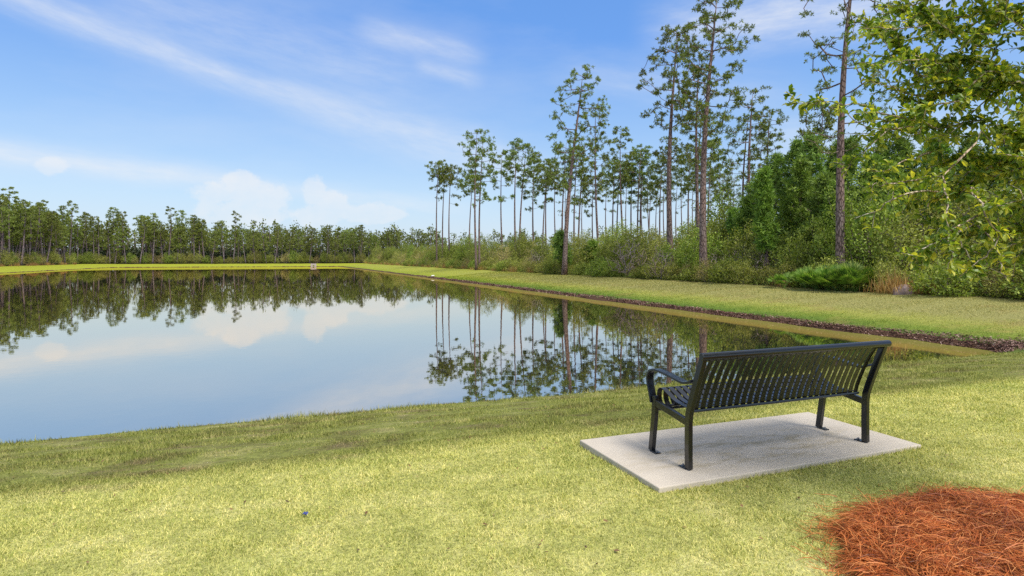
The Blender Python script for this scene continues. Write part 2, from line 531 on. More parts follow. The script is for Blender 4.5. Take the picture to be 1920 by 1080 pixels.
# dead leaves dropped on the lawn
n = 260
z = rng.uniform(2.6, 8, n); X = rng.uniform(-.9, .95, n) * z; x, y = cw(X, z)
kk = (y < 8) & (np.hypot(x - MUL[0], y - MUL[1]) > MR) & ~((x > SLAB[0]) & (x < SLAB[2]) & (y > SLAB[1]) & (y < SLAB[3]))
x, y = x[kk], y[kk]; n = len(x)
P = np.stack([x, y, H(x, y) + rng.uniform(.012, .024, n)], 1)
D = rng.normal(0, 1, (n, 3)) * (1, 1, .25); D /= np.linalg.norm(D, axis=1)[:, None]
S = np.cross(D, (0, 0, 1.)) + rng.normal(0, .2, (n, 3)); Ln = rng.uniform(.018, .045, n)
V = np.stack([P, P + D * (Ln * .5)[:, None] + S * (Ln * .22)[:, None], P + D * Ln[:, None], P + D * (Ln * .5)[:, None] - S * (Ln * .22)[:, None]], 1).reshape(-1, 3)
b = MB(); b.add(V, np.arange(4 * n).reshape(-1, 4))
tag(b.build('fallen_leaves', M['dead_leaf']), 'small brown dead leaves strewn thinly over the lawn', 'leaves', kind='stuff')

# right bank turf
n = 330000
z = rng.uniform(0, 1, n) ** 1.6 * 62 + 12
v = rng.uniform(18.2, 27.2, n)
X = (v - z * ST) / CT
x, y = cw(X, z)
keep = (np.abs(X / z) < 1.0) & (shore(x, y) > .05) & (y > 8)
x, y, z = x[keep], y[keep], z[keep]
# also fill the right part between lawn corner and bank
n = len(x)
P = np.stack([x, y, H(x, y) - .01], 1)
hh = rng.uniform(.03, .075, n) * (z / 20) ** .35
V, T = blades(P, hh, rng.uniform(.010, .02, n) * (z / 20) ** .8, rng.uniform(.5, 1.35, n))
b = MB(); b.add(V, None, T)
tag(b.build('far_bank_grass', M['grass']), 'mown yellow green grass on the long right bank', 'grass', kind='stuff')

# bark chips / washed-up litter along the right water line and its near corner
n = 26000
y = U0 + rng.uniform(0, 1, n) ** 2.0 * 75 - .2
wd = (.34 + .55 * np.exp(-(y - U0) / 9)) * (1 + .5 * wob(y * .7, y * .3))
x = V1 + rng.uniform(-.03, 1, n) ** 1.3 * wd
k = n // 5
x[:k] = rng.uniform(17.2, 21.5, k); y[:k] = U0 + .6 + rng.normal(0, .55, k) - .25 * (x[:k] - 17)
keep = shore(x, y) > -.004
x, y = x[keep], y[keep]; n = len(x)
dd = np.hypot(x, y)
P = np.stack([x, y, H(x, y) + rng.uniform(.0, .05, n)], 1)
a = rng.normal(PI / 2, .7, n); ln = rng.uniform(.010, .034, n) * (dd / 20) ** .5; w = ln * rng.uniform(.12, .5, n)
ti = rng.normal(0, .45, (n, 2))
e1 = np.stack([np.cos(a), np.sin(a), ti[:, 0]], 1) * ln[:, None]
e2 = np.stack([-np.sin(a), np.cos(a), ti[:, 1]], 1) * w[:, None]
V = np.stack([P - e1 - e2, P + e1 - e2, P + e1 + e2, P - e1 + e2], 1).reshape(-1, 3)
b = MB(); b.add(V, np.arange(4 * n).reshape(-1, 4))
tag(b.build('bark_litter', M['chip']), 'strip of dark brown bark and twigs washed up along the right waterline', 'litter', kind='stuff')

# ------------------------------------------------------------------ pine straw ring
b = MB()
nr, na = 14, 72
V = []
for i in range(nr + 1):
    for j in range(na):
        a = 2 * PI * j / na
        r = MR * i / nr * (1 + .035 * math.sin(9 * a) + .03 * math.sin(4 * a + 1))
        zz = LAWN + .085 * (1 - (i / nr) ** 3.0) + .012 * math.sin(i * 2.1 + j * .9) * (i < nr) - (.02 if i == nr else 0)
        V.append((MUL[0] + r * math.cos(a), MUL[1] + r * math.sin(a), zz))
Qs = [[i * na + j, i * na + (j + 1) % na, (i + 1) * na + (j + 1) % na, (i + 1) * na + j] for i in range(nr) for j in range(na)]
b.add(V, Qs)
mul = b.build('mulch_bed', M['straw_bed'], smooth=True)
tag(mul, 'round bed of rust red pine straw under the oak, bottom right corner', 'mulch bed')
n = 62000
r = MR * np.sqrt(rng.uniform(0, 1.0, n)); stray = rng.uniform(0, 1, n) < .035
r = np.where(stray, MR + np.abs(rng.normal(0, .09, n)), r)
a = rng.uniform(0, 2 * PI, n)
x = MUL[0] + r * np.cos(a); y = MUL[1] + r * np.sin(a)
z = LAWN + np.maximum(.085 * (1 - (np.minimum(r, MR) / MR) ** 3.0), 0) + rng.uniform(.0, .05, n) * (~stray) + .015
# locally combed directions, with swirls
dr = 2.2 * np.sin(x * 5.1 + 1.7 * np.sin(y * 4.3)) + 1.6 * np.cos(y * 6.7 + x * 2.2) + rng.normal(0, .95, n)
L = rng.uniform(.10, .26, n); cv = rng.normal(0, .45, n); pit = rng.normal(.05, .22, n)
wd = rng.uniform(.0007, .0015, n)
pts = []
px_, py_, pz_ = x.copy(), y.copy(), z.copy()
K = 4
for s in range(K):
    pts.append(np.stack([px_, py_, pz_], 1))
    dd = dr + cv * s / K * 1.6
    px_ = px_ + np.cos(dd) * L / K; py_ = py_ + np.sin(dd) * L / K; pz_ = np.maximum(pz_ + np.sin(pit - .35 * s) * L / K, LAWN + .012)
pts = np.stack(pts, 1)
side = np.stack([-np.sin(dr), np.cos(dr), rng.normal(0, .5, n)], 1) * wd[:, None]
tap = np.array([1, 1, .8, .3])[None, :, None]
A = pts + side[:, None, :] * tap; B_ = pts - side[:, None, :] * tap
V = np.concatenate([A, B_], 1).reshape(-1, 3)
base = (np.arange(n) * 2 * K)[:, None, None]
q = np.array([[i, i + 1, K + i + 1, K + i] for i in range(K - 1)])[None]
b = MB(); b.add(V, (base + q).reshape(-1, 4))
ms = b.build('pine_straw', M['straw'], mul); tag(ms, kind='stuff')

# ------------------------------------------------------------------ slab
sw, sd = SLAB[2] - SLAB[0], SLAB[3] - SLAB[1]
b = MB(); b.box((0, 0, -.055), (sw, sd, .11))
slab = bevel(b.build('concrete_slab', M['concrete']), .008, 2)
slab.location = ((SLAB[0] + SLAB[2]) / 2, (SLAB[1] + SLAB[3]) / 2, 0)
tag(slab, 'pale rectangular concrete slab set in the lawn under the bench', 'slab')

# ------------------------------------------------------------------ bench
BX, BY, BL = 2.835, 3.672, 1.83
bench = empty('park_bench', (BX, BY, 0))
tag(bench, 'black metal slatted park bench facing the pond on a concrete slab', 'bench')


def smoothp(P, n=6):
    P = np.array(P, float); out = []
    Pe = np.vstack([2 * P[0] - P[1], P, 2 * P[-1] - P[-2]])
    for i in range(1, len(Pe) - 2):
        p0, p1, p2, p3 = Pe[i - 1:i + 3]
        for k in range(n):
            t = k / n
            out.append(.5 * ((2 * p1) + (-p0 + p2) * t + (2 * p0 - 5 * p1 + 4 * p2 - p3) * t * t + (-p0 + 3 * p1 - 3 * p2 + p3) * t ** 3))
    out.append(P[-1])
    return np.array(out)


SX = np.array([1., 0, 0])


def yz(x, L): return [(x, a, c) for a, c in L]


for s, x0 in ((0, 0.0), (1, BL)):
    # rear leg rises past the seat to carry the back
    b = MB(); b.strip(yz(x0, [(.0, .006), (.002, .2), (.0, .36)]) + yz(x0, [(-.008, .42), (-.03, .49), (-.10, .68), (-.168, .862)]), .038, .052, SX)
    leg = bevel(b.build('rear_leg', M['metal'], bench), .004, 2)
    b = MB(); b.box((x0, .05, .0045), (.052, .085, .009)); fo = bevel(b.build('foot_plate', M['metal'], leg), .002, 1)
    b = MB(); b.tube([(x0, .068, .008), (x0, .068, .022)], .009, 8); b.build('bolt', M['steel'], leg)
    # front leg
    fl = smoothp([(.475, .006), (.455, .14), (.432, .30), (.425, .42), (.432, .46)], 4)
    b = MB(); b.strip(yz(x0, fl), .038, .050, SX)
    leg = bevel(b.build('front_leg', M['metal'], bench), .004, 2)
    b = MB(); b.box((x0, .425, .0045), (.052, .085, .009)); bevel(b.build('foot_plate', M['metal'], leg), .002, 1)
    b = MB(); b.tube([(x0, .408, .008), (x0, .408, .022)], .009, 8); b.build('bolt', M['steel'], leg)
    # armrest: bent flat bar growing out of the front leg
    ar = smoothp([(.452, .40), (.470, .47), (.497, .545), (.503, .605), (.478, .650), (.425, .672), (.35, .674), (.24, .664), (.12, .647), (.05, .640), (-.01, .650), (-.055, .672)], 5)
    b = MB(); b.strip(yz(x0, ar), .064, .018, SX)
    bevel(b.build('armrest', M['metal'], bench), .003, 2)
    b = MB(); b.strip(yz(x0, [(.41, .405), (.21, .378), (.02, .350)]), .030, .052, SX)
    bevel(b.build('side_rail', M['metal'], bench), .003, 2)
# top rail
b = MB(); b.tube([(-.03, -.178, .868), (BL / 2, -.178, .868), (BL + .045, -.178, .868)], .027, 20)
bevel(b.build('top_rail', M['metal'], bench, smooth=False), .004, 2)
NS = 27
xs = np.linspace(.085, BL - .085, NS)
bk = smoothp([(.030, .420), (.010, .50), (-.030, .60), (-.085, .72), (-.140, .815), (-.166, .850)], 4)
b = MB()
for x_ in xs: b.strip(yz(x_, bk), .042, .005, SX)
b.strip([(.06, .030, .425), (BL / 2, .030, .425), (BL - .06, .030, .425)], .012, .040, np.array([0, .25, .97]))
b.strip([(.02, -.150, .838), (BL / 2, -.150, .838), (BL - .02, -.150, .838)], .022, .008, np.array([0, -.5, .86]))
b.build('backrest', M['metal'], bench)
stp = smoothp([(.045, .437), (.15, .432), (.27, .450), (.37, .490), (.425, .512), (.468, .505), (.490, .465), (.487, .41), (.460, .368), (.42, .352)], 4)
b = MB()
for x_ in xs: b.strip(yz(x_, stp), .045, .005, SX)
b.build('seat', M['metal'], bench)
b = MB()
for yy_, zz_ in ((.055, .424), (.425, .358), (.25, .432)):
    b.tube([(-.0 + .02, yy_, zz_ - .012), (BL / 2, yy_, zz_ - .012), (BL - .02, yy_, zz_ - .012)], .010, 8)
b.build('seat_support', M['metal'], bench)

# ------------------------------------------------------------------ branching
def grow(nodes, targets, seg=.35, kpath=.25, bend=.12, rt=.004, trunkR=None, expo=.42, rmax=None):
    """join every target to the nearest place on the growing tree; returns frusta (p, parent p, r, rp)"""
    N0 = len(nodes); P = [np.array(p, float) for p in nodes]; par = [max(0, i - 1) for i in range(N0)]; path = [0.] * N0
    cap = N0 + len(targets) * 14
    arr = np.zeros((cap, 3)); arr[:N0] = P; pl = np.zeros(cap); n = N0
    parent = np.zeros(cap, int); parent[:N0] = par
    d0 = np.linalg.norm(targets[:, None] - arr[None, :N0], axis=2).min(1)
    tips = []
    for ti in np.argsort(d0):
        t = targets[ti]
        df = t - arr[:n]; d = np.linalg.norm(df, axis=1)
        c = d + kpath * pl[:n] + .5 * np.maximum(0, -df[:, 2]) * (d > .3)
        j = int(np.argmin(c)); L = d[j]
        k = int(min(10, max(1, round(L / seg)))); p0 = arr[j].copy(); prev = j
        perp = rng.normal(0, 1, 3); perp[2] = -abs(perp[2]) * .8
        for s in range(1, k + 1):
            f = s / k
            q = p0 + (t - p0) * f + perp * bend * L * math.sin(PI * f) * .6 + (rng.normal(0, .02, 3) * seg if s < k else 0)
            if n >= cap: break
            arr[n] = q; parent[n] = prev; pl[n] = pl[prev] + L / k; prev = n; n += 1
        tips.append(prev)
    cnt = np.zeros(n)
    for t in tips: cnt[t] += 1
    for i in range(n - 1, N0 - 1, -1): cnt[parent[i]] += cnt[i]
    rad = rt * np.maximum(cnt, 1) ** expo
    if rmax: rad = np.minimum(rad, rmax)
    return arr[:n], parent[:n], rad, tips, N0


def frusta(b, arr, parent, rad, N0, sides=4):
    i = np.arange(N0, len(arr)); p = arr[i]; q = arr[parent[i]]
    d = p - q; L = np.linalg.norm(d, axis=1); ok = L > 1e-5; i, p, q, d, L = i[ok], p[ok], q[ok], d[ok], L[ok]
    d /= L[:, None]
    ref = np.where(np.abs(d[:, 2:3]) < .9, np.array([[0, 0, 1.]]), np.array([[1., 0, 0]]))
    A = np.cross(d, ref); A /= np.linalg.norm(A, axis=1)[:, None]; B = np.cross(d, A)
    r1 = rad[i]; r0 = np.minimum(rad[parent[i]], r1 * 1.25)
    V = np.zeros((len(i), 2 * sides, 3))
    for j in range(sides):
        a = 2 * PI * j / sides; o = math.cos(a) * A + math.sin(a) * B
        V[:, j] = q + o * r0[:, None]; V[:, sides + j] = p + o * r1[:, None]
    base = (np.arange(len(i)) * 2 * sides)[:, None, None]
    q_ = np.array([[j, (j + 1) % sides, sides + (j + 1) % sides, sides + j] for j in range(sides)])[None]
    b.add(V.reshape(-1, 3), (base + q_).reshape(-1, 4))


def quads(b, C, D, S):
    """diamond leaves: from base C, along D (length), half width vector S"""
    n = len(C)
    V = np.stack([C, C + D * .5 + S, C + D, C + D * .5 - S], 1).reshape(-1, 3)
    b.add(V, np.arange(4 * n).reshape(-1, 4))


def rand_dir(n, up=0.):
    v = rng.normal(0, 1, (n, 3)); v[:, 2] += up
    return v / np.linalg.norm(v, axis=1)[:, None]


def perp_to(D):
    r = rng.normal(0, 1, D.shape); s = np.cross(D, r)
    return s / (np.linalg.norm(s, axis=1)[:, None] + 1e-9)


def needle_tufts(b, T, n, L, W, up=.35):
    C = np.repeat(T, n, 0); k = len(C)
    D = rand_dir(k, up); Ln = rng.uniform(.6, 1.1, k) * L
    quads(b, C, D * Ln[:, None], perp_to(D) * (W * rng.uniform(.6, 1.2, k))[:, None])


def pine(name, loc, height, lean, cb, R, ncl=26, tpc=9, tn=9, tl=.3, tw=.045, r0=.2, bark='bark', leaf='needle', shape='open', stray=3, flat=.55, cs=.55, sides=8, curve=.25):
    """cb: height where the crown begins; lean: top offset (dx, dy)"""
    root = empty(name, loc)
    K = 14
    ts = np.linspace(0, 1, K)
    tk = np.stack([lean[0] * ts + curve * np.sin(ts * 4.1 + R), lean[1] * ts + curve * .6 * np.sin(ts * 3.2), height * ts * .97], 1)
    tk -= tk[0] * np.array([1, 1, 0])
    rr = r0 * (1 - ts) ** .75 * (1 + .35 * np.exp(-ts * 30)) + .015
    tk[0, 2] = -.3
    b = MB(); b.tube(tk, rr, sides)
    cl = []
    for i in range(ncl):
        t = (i + rng.uniform(.1, .9)) / ncl
        if shape == 'open': prof = (math.sin(PI * min(1, t * .72 + .2)) ** .7) * 1
        else: prof = (1 - t) ** .8 * .95 + .08
        if shape == 'bushy' and t < .15: prof *= .75
        r = R * prof * math.sqrt(rng.uniform(.12, 1.0)); a = i * 2.4 + rng.uniform(-.6, .6)
        h = cb + (height - cb) * t
        k = h / (height * .97); k = min(k, 1)
        c = np.array([np.interp(k, ts, tk[:, 0]), np.interp(k, ts, tk[:, 1]), h]) + np.array([math.cos(a) * r, math.sin(a) * r, 0])
        cl.append(c)
    for i in range(stray):
        t = rng.uniform(.55, 1) ; h = cb * (1 - .22 * rng.uniform(0, 1)) ; a = rng.uniform(0, 2 * PI); k = h / height
        r = R * rng.uniform(.3, .8)
        cl.append(np.array([np.interp(k, ts, tk[:, 0]) + math.cos(a) * r, np.interp(k, ts, tk[:, 1]) + math.sin(a) * r, h]))
    cl = np.array(cl)
    sz = np.repeat(rng.uniform(.55, 1.3, len(cl)) * cs, tpc)[:, None]
    tp = np.repeat(cl, tpc, 0) + rand_dir(len(cl) * tpc) * (rng.uniform(0, 1, (len(cl) * tpc, 1)) ** .5) * sz * np.array([1, 1, flat])
    tp[:, 2] = np.minimum(tp[:, 2], height)
    tg = np.concatenate([cl, tp[::3]]) if ncl * tpc < 1500 else cl
    m = tk[:, 2] > cb * .72
    nodes = []
    for i in range(K - 1):
        if tk[i + 1, 2] > cb * .75:
            for f in (0, .5): nodes.append(tk[i] * (1 - f) + tk[i + 1] * f)
    nodes.append(tk[-1])
    arr, parent, rad, tips, N0 = grow(np.array(nodes), tg, seg=.6, kpath=.12, bend=.14, rt=.011 + .0006 * R, expo=.45, rmax=r0 * .4)
    frusta(b, arr, parent, rad, N0, 3)
    trunk = b.build('trunk', M[bark], root, smooth=True)
    b = MB(); needle_tufts(b, tp, tn, tl, tw)
    crown = b.build('crown', M[leaf], root)
    return root, [trunk, crown]


def pine_px(xb, xt, yt, ycb, hw, z, label, r0=None, group=None, **kw):
    x, y = at(xb, z); x2, y2 = at(xt, z)
    zb = float(H(x, y)); h = hz(yt, z) - zb; cb = hz(ycb, z) - zb; R = hw * z / F * 1.17
    w, _ = pine('pine_tree', (x, y, zb), h, (x2 - x, y2 - y + rng.normal(0, .3)), cb, R, r0=r0 or .085 + .0035 * h, **kw)
    tag(w, label, 'pine tree', group or 'tall pines behind the right bank')
    return w


# prominent pines: base x, top x, top y, crown bottom y, half width (photo px), distance, label
big = dict(ncl=62, tpc=8, tn=20, tl=.27, tw=.028, cs=.66, flat=.5, stray=5)
pine_px(1058, 1091, 130, 310, 54, 59, 'tall leaning pine with a dark trunk standing alone in front of the loose group', r0=.25, curve=.2, **{**big, 'ncl': 66})
pine_px(1259, 1272, 48, 235, 60, 47, 'tall pine with an open crown and one long bare limb to the left', r0=.24, **big)
pine_px(1319, 1346, -25, 240, 66, 42, 'tallest reddish pine in the middle, its limbs reaching far to the right', r0=.26, **{**big, 'ncl': 76, 'stray': 4})
pine_px(1310, 1316, 90, 255, 30, 50, 'pine whose crown fills the gap between the two tallest trunks', r0=.16, **{**big, 'ncl': 24})
pine_px(1576, 1612, -150, 225, 72, 31.5, 'leaning purplish pine trunk beside the oak leaves, rising out of the palmettos', r0=.235, **{**big, 'ncl': 56, 'tl': .2, 'tw': .02, 'cs': .55})
pine_px(1413, 1421, 163, 310, 42, 54, 'middle pine of the trio left of the oak, its crown highest of them', r0=.2, **{**big, 'ncl': 30})
pine_px(1397, 1399, 215, 330, 36, 58, 'left pine of the trio left of the oak, round low crown', r0=.14, **{**big, 'ncl': 22})
pine_px(1446, 1449, 203, 280, 32, 56, 'right pine of the trio left of the oak, small flat crown', r0=.15, **{**big, 'ncl': 18})
mid = dict(ncl=25, tpc=10, tn=15, tl=.36, tw=.042, cs=.72, flat=.55, sides=6)
L_ = [
    (819, 822, 303, 338, 20, 112, 'thin pine at the left end of the loose group, small round crown'),
    (829, 836, 315, 345, 17, 114, 'thin pine second from the left end of the loose group'),
    (843, 846, 310, 350, 24, 110, 'thin pine third from the left end, crown loose and ragged'),
    (879, 889, 328, 362, 20, 104, 'crooked thin pine leaning right, just left of the dense twin crowns'),
    (893, 893, 243, 345, 30, 84, 'left trunk of the tall twin pines that share a dense crown'),
    (899, 906, 258, 340, 32, 86, 'right trunk of the tall twin pines that share a dense crown'),
    (943, 941, 285, 345, 24, 104, 'short thin pine with ragged tufts between the twins and a taller pair'),
    (968, 968, 262, 340, 30, 88, 'darker pine of the pair with flat topped crowns, left of centre'),
    (973, 986, 270, 332, 30, 90, 'thinner pine of the flat topped pair, leaning right'),
    (1001, 1003, 290, 365, 24, 95, 'straight pine with tufts far down its stem, right of the flat topped pair'),
    (1016, 1028, 308, 352, 20, 104, 'thin pine leaning right beside a straighter one'),
    (1025, 1026, 298, 350, 24, 106, 'thin straight pine behind the leaning thin one'),
    (1044, 1043, 322, 358, 20, 112, 'small pine just left of the big leaning trunk'),
    (1054, 1060, 262, 352, 30, 92, 'pine whose rounded crown is crossed by the big leaning trunk'),
    (1077, 1082, 275, 345, 28, 92, 'pine just right of the big leaning trunk, dense crown'),
    (1083, 1092, 270, 350, 24, 94, 'thin pine leaning right behind the big leaning trunk'),
    (1113, 1115, 330, 378, 22, 106, 'low thin pine under the tall narrow crown right of the leaning trunk'),
    (1124, 1118, 196, 345, 30, 76, 'tall narrow pine with sparse tufts right of the big leaning trunk'),
    (1150, 1155, 300, 352, 26, 98, 'left of two close thin pines with one dome of needles'),
    (1157, 1163, 305, 350, 24, 100, 'right of two close thin pines with one dome of needles'),
    (1171, 1168, 238, 340, 24, 80, 'straight dark pine with a narrow pointed crown'),
    (1184, 1189, 285, 350, 20, 98, 'thin pine behind the broad rounded crown'),
    (1196, 1199, 272, 350, 28, 94, 'pine with the broad rounded crown left of the tall open one'),
    (1201, 1208, 280, 352, 24, 96, 'pine just right of the broad rounded crown, leaning slightly'),
    (1217, 1221, 342, 385, 18, 118, 'small far pine low in the gap left of the tall open crown'),
    (1238, 1240, 300, 355, 24, 92, 'pine with a dome crown touching the tall trunk from the left'),
    (1250, 1260, 255, 345, 22, 88, 'thin leaning pine just behind the tall open crowned trunk'),
    (1291, 1296, 272, 350, 22, 84, 'slim pine standing midway between the two tallest trunks'),
    (1305, 1312, 208, 330, 34, 66, 'pine with layered branches just left of the reddish trunk'),
    (1328, 1338, 262, 350, 28, 74, 'thin pine just right of the reddish trunk'),
    (1353, 1352, 308, 375, 22, 92, 'low pine with drooping tufts right of the reddish trunk'),
    (1546, 1548, 192, 330, 34, 50, 'pine crown behind the oak twigs, left of the purplish trunk'),
]
for xb, xt, yt, cb, hw, z, lb in L_:
    pine_px(xb, xt, yt, cb, hw, z, lb, curve=.15, **mid)
for i, (xb, yt) in enumerate([(1270, 330), (1340, 318), (1366, 345), (1232, 335), (1380, 330), (1140, 335), (1095, 345), (1065, 340), (1210, 350), (1222, 300), (1248, 318), (1283, 290), (1303, 322), (1360, 322), (1372, 300), (1176, 318)]):
    pine_px(xb, xb + rng.normal(0, 4), yt, yt + 42, 18, 122 + 4 * (i % 4), 'faint thin pine far behind the loose group of tall pines', group='far thin pines behind the loose group', r0=.15,
            **{**mid, 'ncl': 14, 'tn': 7})

# bushy young pines in the thicket on the right
YB = [
    (1438, 322, 17, 38, 'needle_bright', 'bright green young pine sticking up left of the dark pines'),
    (1470, 290, 44, 44, 'needle_dark', 'dark bushy pine behind the bright young pine'),
    (1500, 268, 44, 42, 'needle_dark', 'dark bushy pine midway between the bright young pine and the purplish trunk'),
    (1532, 255, 44, 40, 'needle_dark', 'tall dark bushy pine just left of the purplish trunk'),
    (1605, 262, 46, 41, 'needle_dark', 'dark bushy pine just right of the purplish trunk'),
    (1650, 275, 48, 38, 'needle_dark', 'dark bushy pine behind the left edge of the oak'),
    (1700, 262, 50, 37, 'needle_dark', 'dark bushy pine behind the oak twigs, left one'),
    (1760, 255, 55, 36, 'needle_dark', 'dark bushy pine behind the middle of the oak'),
    (1830, 265, 58, 35, 'needle_dark', 'dark bushy pine behind the dense part of the oak'),
    (1900, 250, 60, 34, 'needle_dark', 'dark bushy pine at the right edge behind the oak'),
    (1412, 372, 24, 46, 'needle_dark', 'low dark pine left of the bright young pine'),
    (1390, 395, 20, 48, 'needle_dark', 'smallest dark pine beside the reddish trunk'),
    (1058, 436, 15, 60, 'needle_dark', 'dark spiky pine sapling behind the big leaning trunk'),
    (1120, 455, 22, 62, 'needle_bright', 'bright green sapling in the shrubs right of the leaning trunk'),
    (1560, 330, 40, 36, 'needle_dark', 'bushy pine directly behind the purplish trunk'),
    (1600, 345, 36, 35, 'needle_bright', 'fresh green young pine low beside the purplish trunk'),
    (1425, 345, 34, 50, 'needle_dark', 'dark bushy pine far behind the bright young pine'),
    (1455, 320, 36, 47, 'needle_dark', 'middle green bushy pine peeping over the bright young pine'),
    (1515, 305, 40, 39, 'needle_bright', 'fresh green bushy pine between two darker ones left of the purplish trunk'),
    (1570, 268, 44, 43, 'needle_dark', 'dark bushy pine split by the purplish trunk'),
    (1628, 300, 40, 37, 'needle_dark', 'lower bushy pine just right of the purplish trunk'),
    (1675, 310, 44, 36, 'needle_bright', 'fresh green bushy pine behind the left oak twigs'),
    (1980, 240, 70, 34, 'needle_dark', 'dark bushy pine beyond the right edge of the picture'),
]
for xb, yt, hw, z, lf, lb in YB:
    x, y = at(xb, z); zb = float(H(x, y)); h = hz(yt, z) - zb
    w, _ = pine('young_pine', (x, y, zb), h, (rng.normal(0, .2), rng.normal(0, .2)), h * .30, hw * z / F * 1.15, ncl=int(18 + h * 6), tpc=6, tn=18, tl=.42, tw=.032,
                r0=.10, leaf=lf, shape='bushy', stray=0, cs=.42, flat=1.)
    tag(w, lb, 'pine tree', 'bushy young pines in the right thicket')

# ------------------------------------------------------------------ far pines (linked copies)
FAR = []
for i in range(9):
    h = [13, 15, 14, 17, 12.2, 15.5, 14.5, 11.8, 18][i]
    w, kids = pine('slender_pine', (0, 0, -50), h, (rng.normal(0, .5), rng.normal(0, .5)), h * [.5, .58, .52, .62, .5, .55, .6, .5, .66][i], [1.9, 2.1, 1.8, 2.0, 2.2, 1.7, 2.3, 2.0, 1.8][i], ncl=[22, 26, 18, 24, 28, 16, 24, 20, 14][i], tpc=12, tn=7, tl=.42, tw=.085,
                   r0=.21, bark='bark_far', leaf='needle_far', stray=3, cs=[.75, .9, .6, .8, 1., .6, .85, .7, .6][i], flat=.6, sides=5, curve=.3)
    FAR.append((w, kids))
spots = []
for row, (v, n_) in enumerate([(-55.5, 32), (-59.5, 28), (-64.5, 24), (-70, 19)]):
    for i in range(n_):
        spots.append((v + rng.normal(0, 1.0), 118 + (i + rng.uniform(0, .9)) * (205 - 118) / n_, 'l'))
for row, (u, n_, va, vb) in enumerate([(211.5, 44, -75, 30), (216.5, 37, -80, 45), (223, 32, -85, 60)]):
    for i in range(n_):
        spots.append((va + (i + rng.uniform(0, .9)) * (vb - va) / n_, u + rng.normal(0, 1.2), 'f'))
first = [True] * 9
gl = {'l': ('slender tall pine in the crowded woods along the left bank', 'pines in the woods along the left bank'),
      'f': ('slender pine in the dense woods beyond the far end of the pond', 'pines in the woods beyond the far bank')}
for j, (x, y, k) in enumerate(spots):
    i = int(rng.integers(0, 9)); w, kids = FAR[i]
    s = rng.uniform(.86, 1.04) * (.97 if k == 'l' else 1.0)
    if k == 'f' and x > -22: s *= .80
    if k == 'l' : s *= 1.0
    if rng.uniform() < .07: s *= 1.17
    loc = (x, y, float(H(x, y)))
    if first[i]:
        w.location = loc; w.scale = (s, s, s); o = w; first[i] = False
    else:
        o = copy_tree(w, kids, loc, rng.uniform(0, 2 * PI), s)
    tag(o, gl[k][0], 'pine tree', gl[k][1])

# the woods behind: one mass
b = MB(); bt = MB(); bu = MB()
for i in range(860):
    if i < 280:
        x, y = -73 - rng.uniform(0, 40), rng.uniform(112, 230)
    elif i < 580: x, y = rng.uniform(-100, 60), rng.uniform(226, 255)
    else:
        px_ = rng.uniform(150, 1640); zz = rng.uniform(238, 330); x, y = at(px_, zz)
    h = rng.uniform(10.5, 14.5) * (1.0 if i >= 280 else 1.05); zb = 0
    if rng.uniform() < .06: h *= 1.15
    bt.tube([(x, y, -.3), (x + rng.normal(0, .3), y, h * .93)], [.23, .08], 4, False)
    nq = 15; t = rng.uniform(0, 1, nq)
    r = 2.6 * np.sin(PI * np.minimum(1, t * .8 + .2)) * np.sqrt(rng.uniform(0, 1, nq)); a = rng.uniform(0, 2 * PI, nq)
    base_ = .30 if i < 280 else .16
    C = np.stack([x + r * np.cos(a), y + r * np.sin(a), h * (base_ + (1 - base_) * t)], 1)
    C = np.repeat(C, 9, 0) + rng.normal(0, .45, (nq * 9, 3))
    D = rand_dir(len(C), .3) * .8
    quads(b, C, D, perp_to(D) * .22)
for i in range(4200):
    q = rng.uniform()
    if q < .35: x, y = -66 - abs(rng.normal(0, 12)), rng.uniform(108, 225)
    elif q < .72: x, y = rng.uniform(-100, 50), 222 + abs(rng.normal(0, 10))
    else:
        px_ = rng.uniform(380, 1640); zz = rng.uniform(236, 300); x, y = at(px_, zz)
    h = rng.uniform(.3, 1) ** 1.2 * (4.6 if q < .72 else 6.5)
    C = np.array([[x, y, h * .7]]) + rng.normal(0, 1, (26, 3)) * (1.5, 1.5, h * .28); C[:, 2] = np.abs(C[:, 2])
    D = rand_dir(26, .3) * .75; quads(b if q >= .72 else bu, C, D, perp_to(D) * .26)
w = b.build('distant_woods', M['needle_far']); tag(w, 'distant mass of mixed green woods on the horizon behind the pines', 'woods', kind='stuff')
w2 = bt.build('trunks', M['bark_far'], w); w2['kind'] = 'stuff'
w3 = bu.build('understory', M['needle_dim'], w); w3['kind'] = 'stuff'

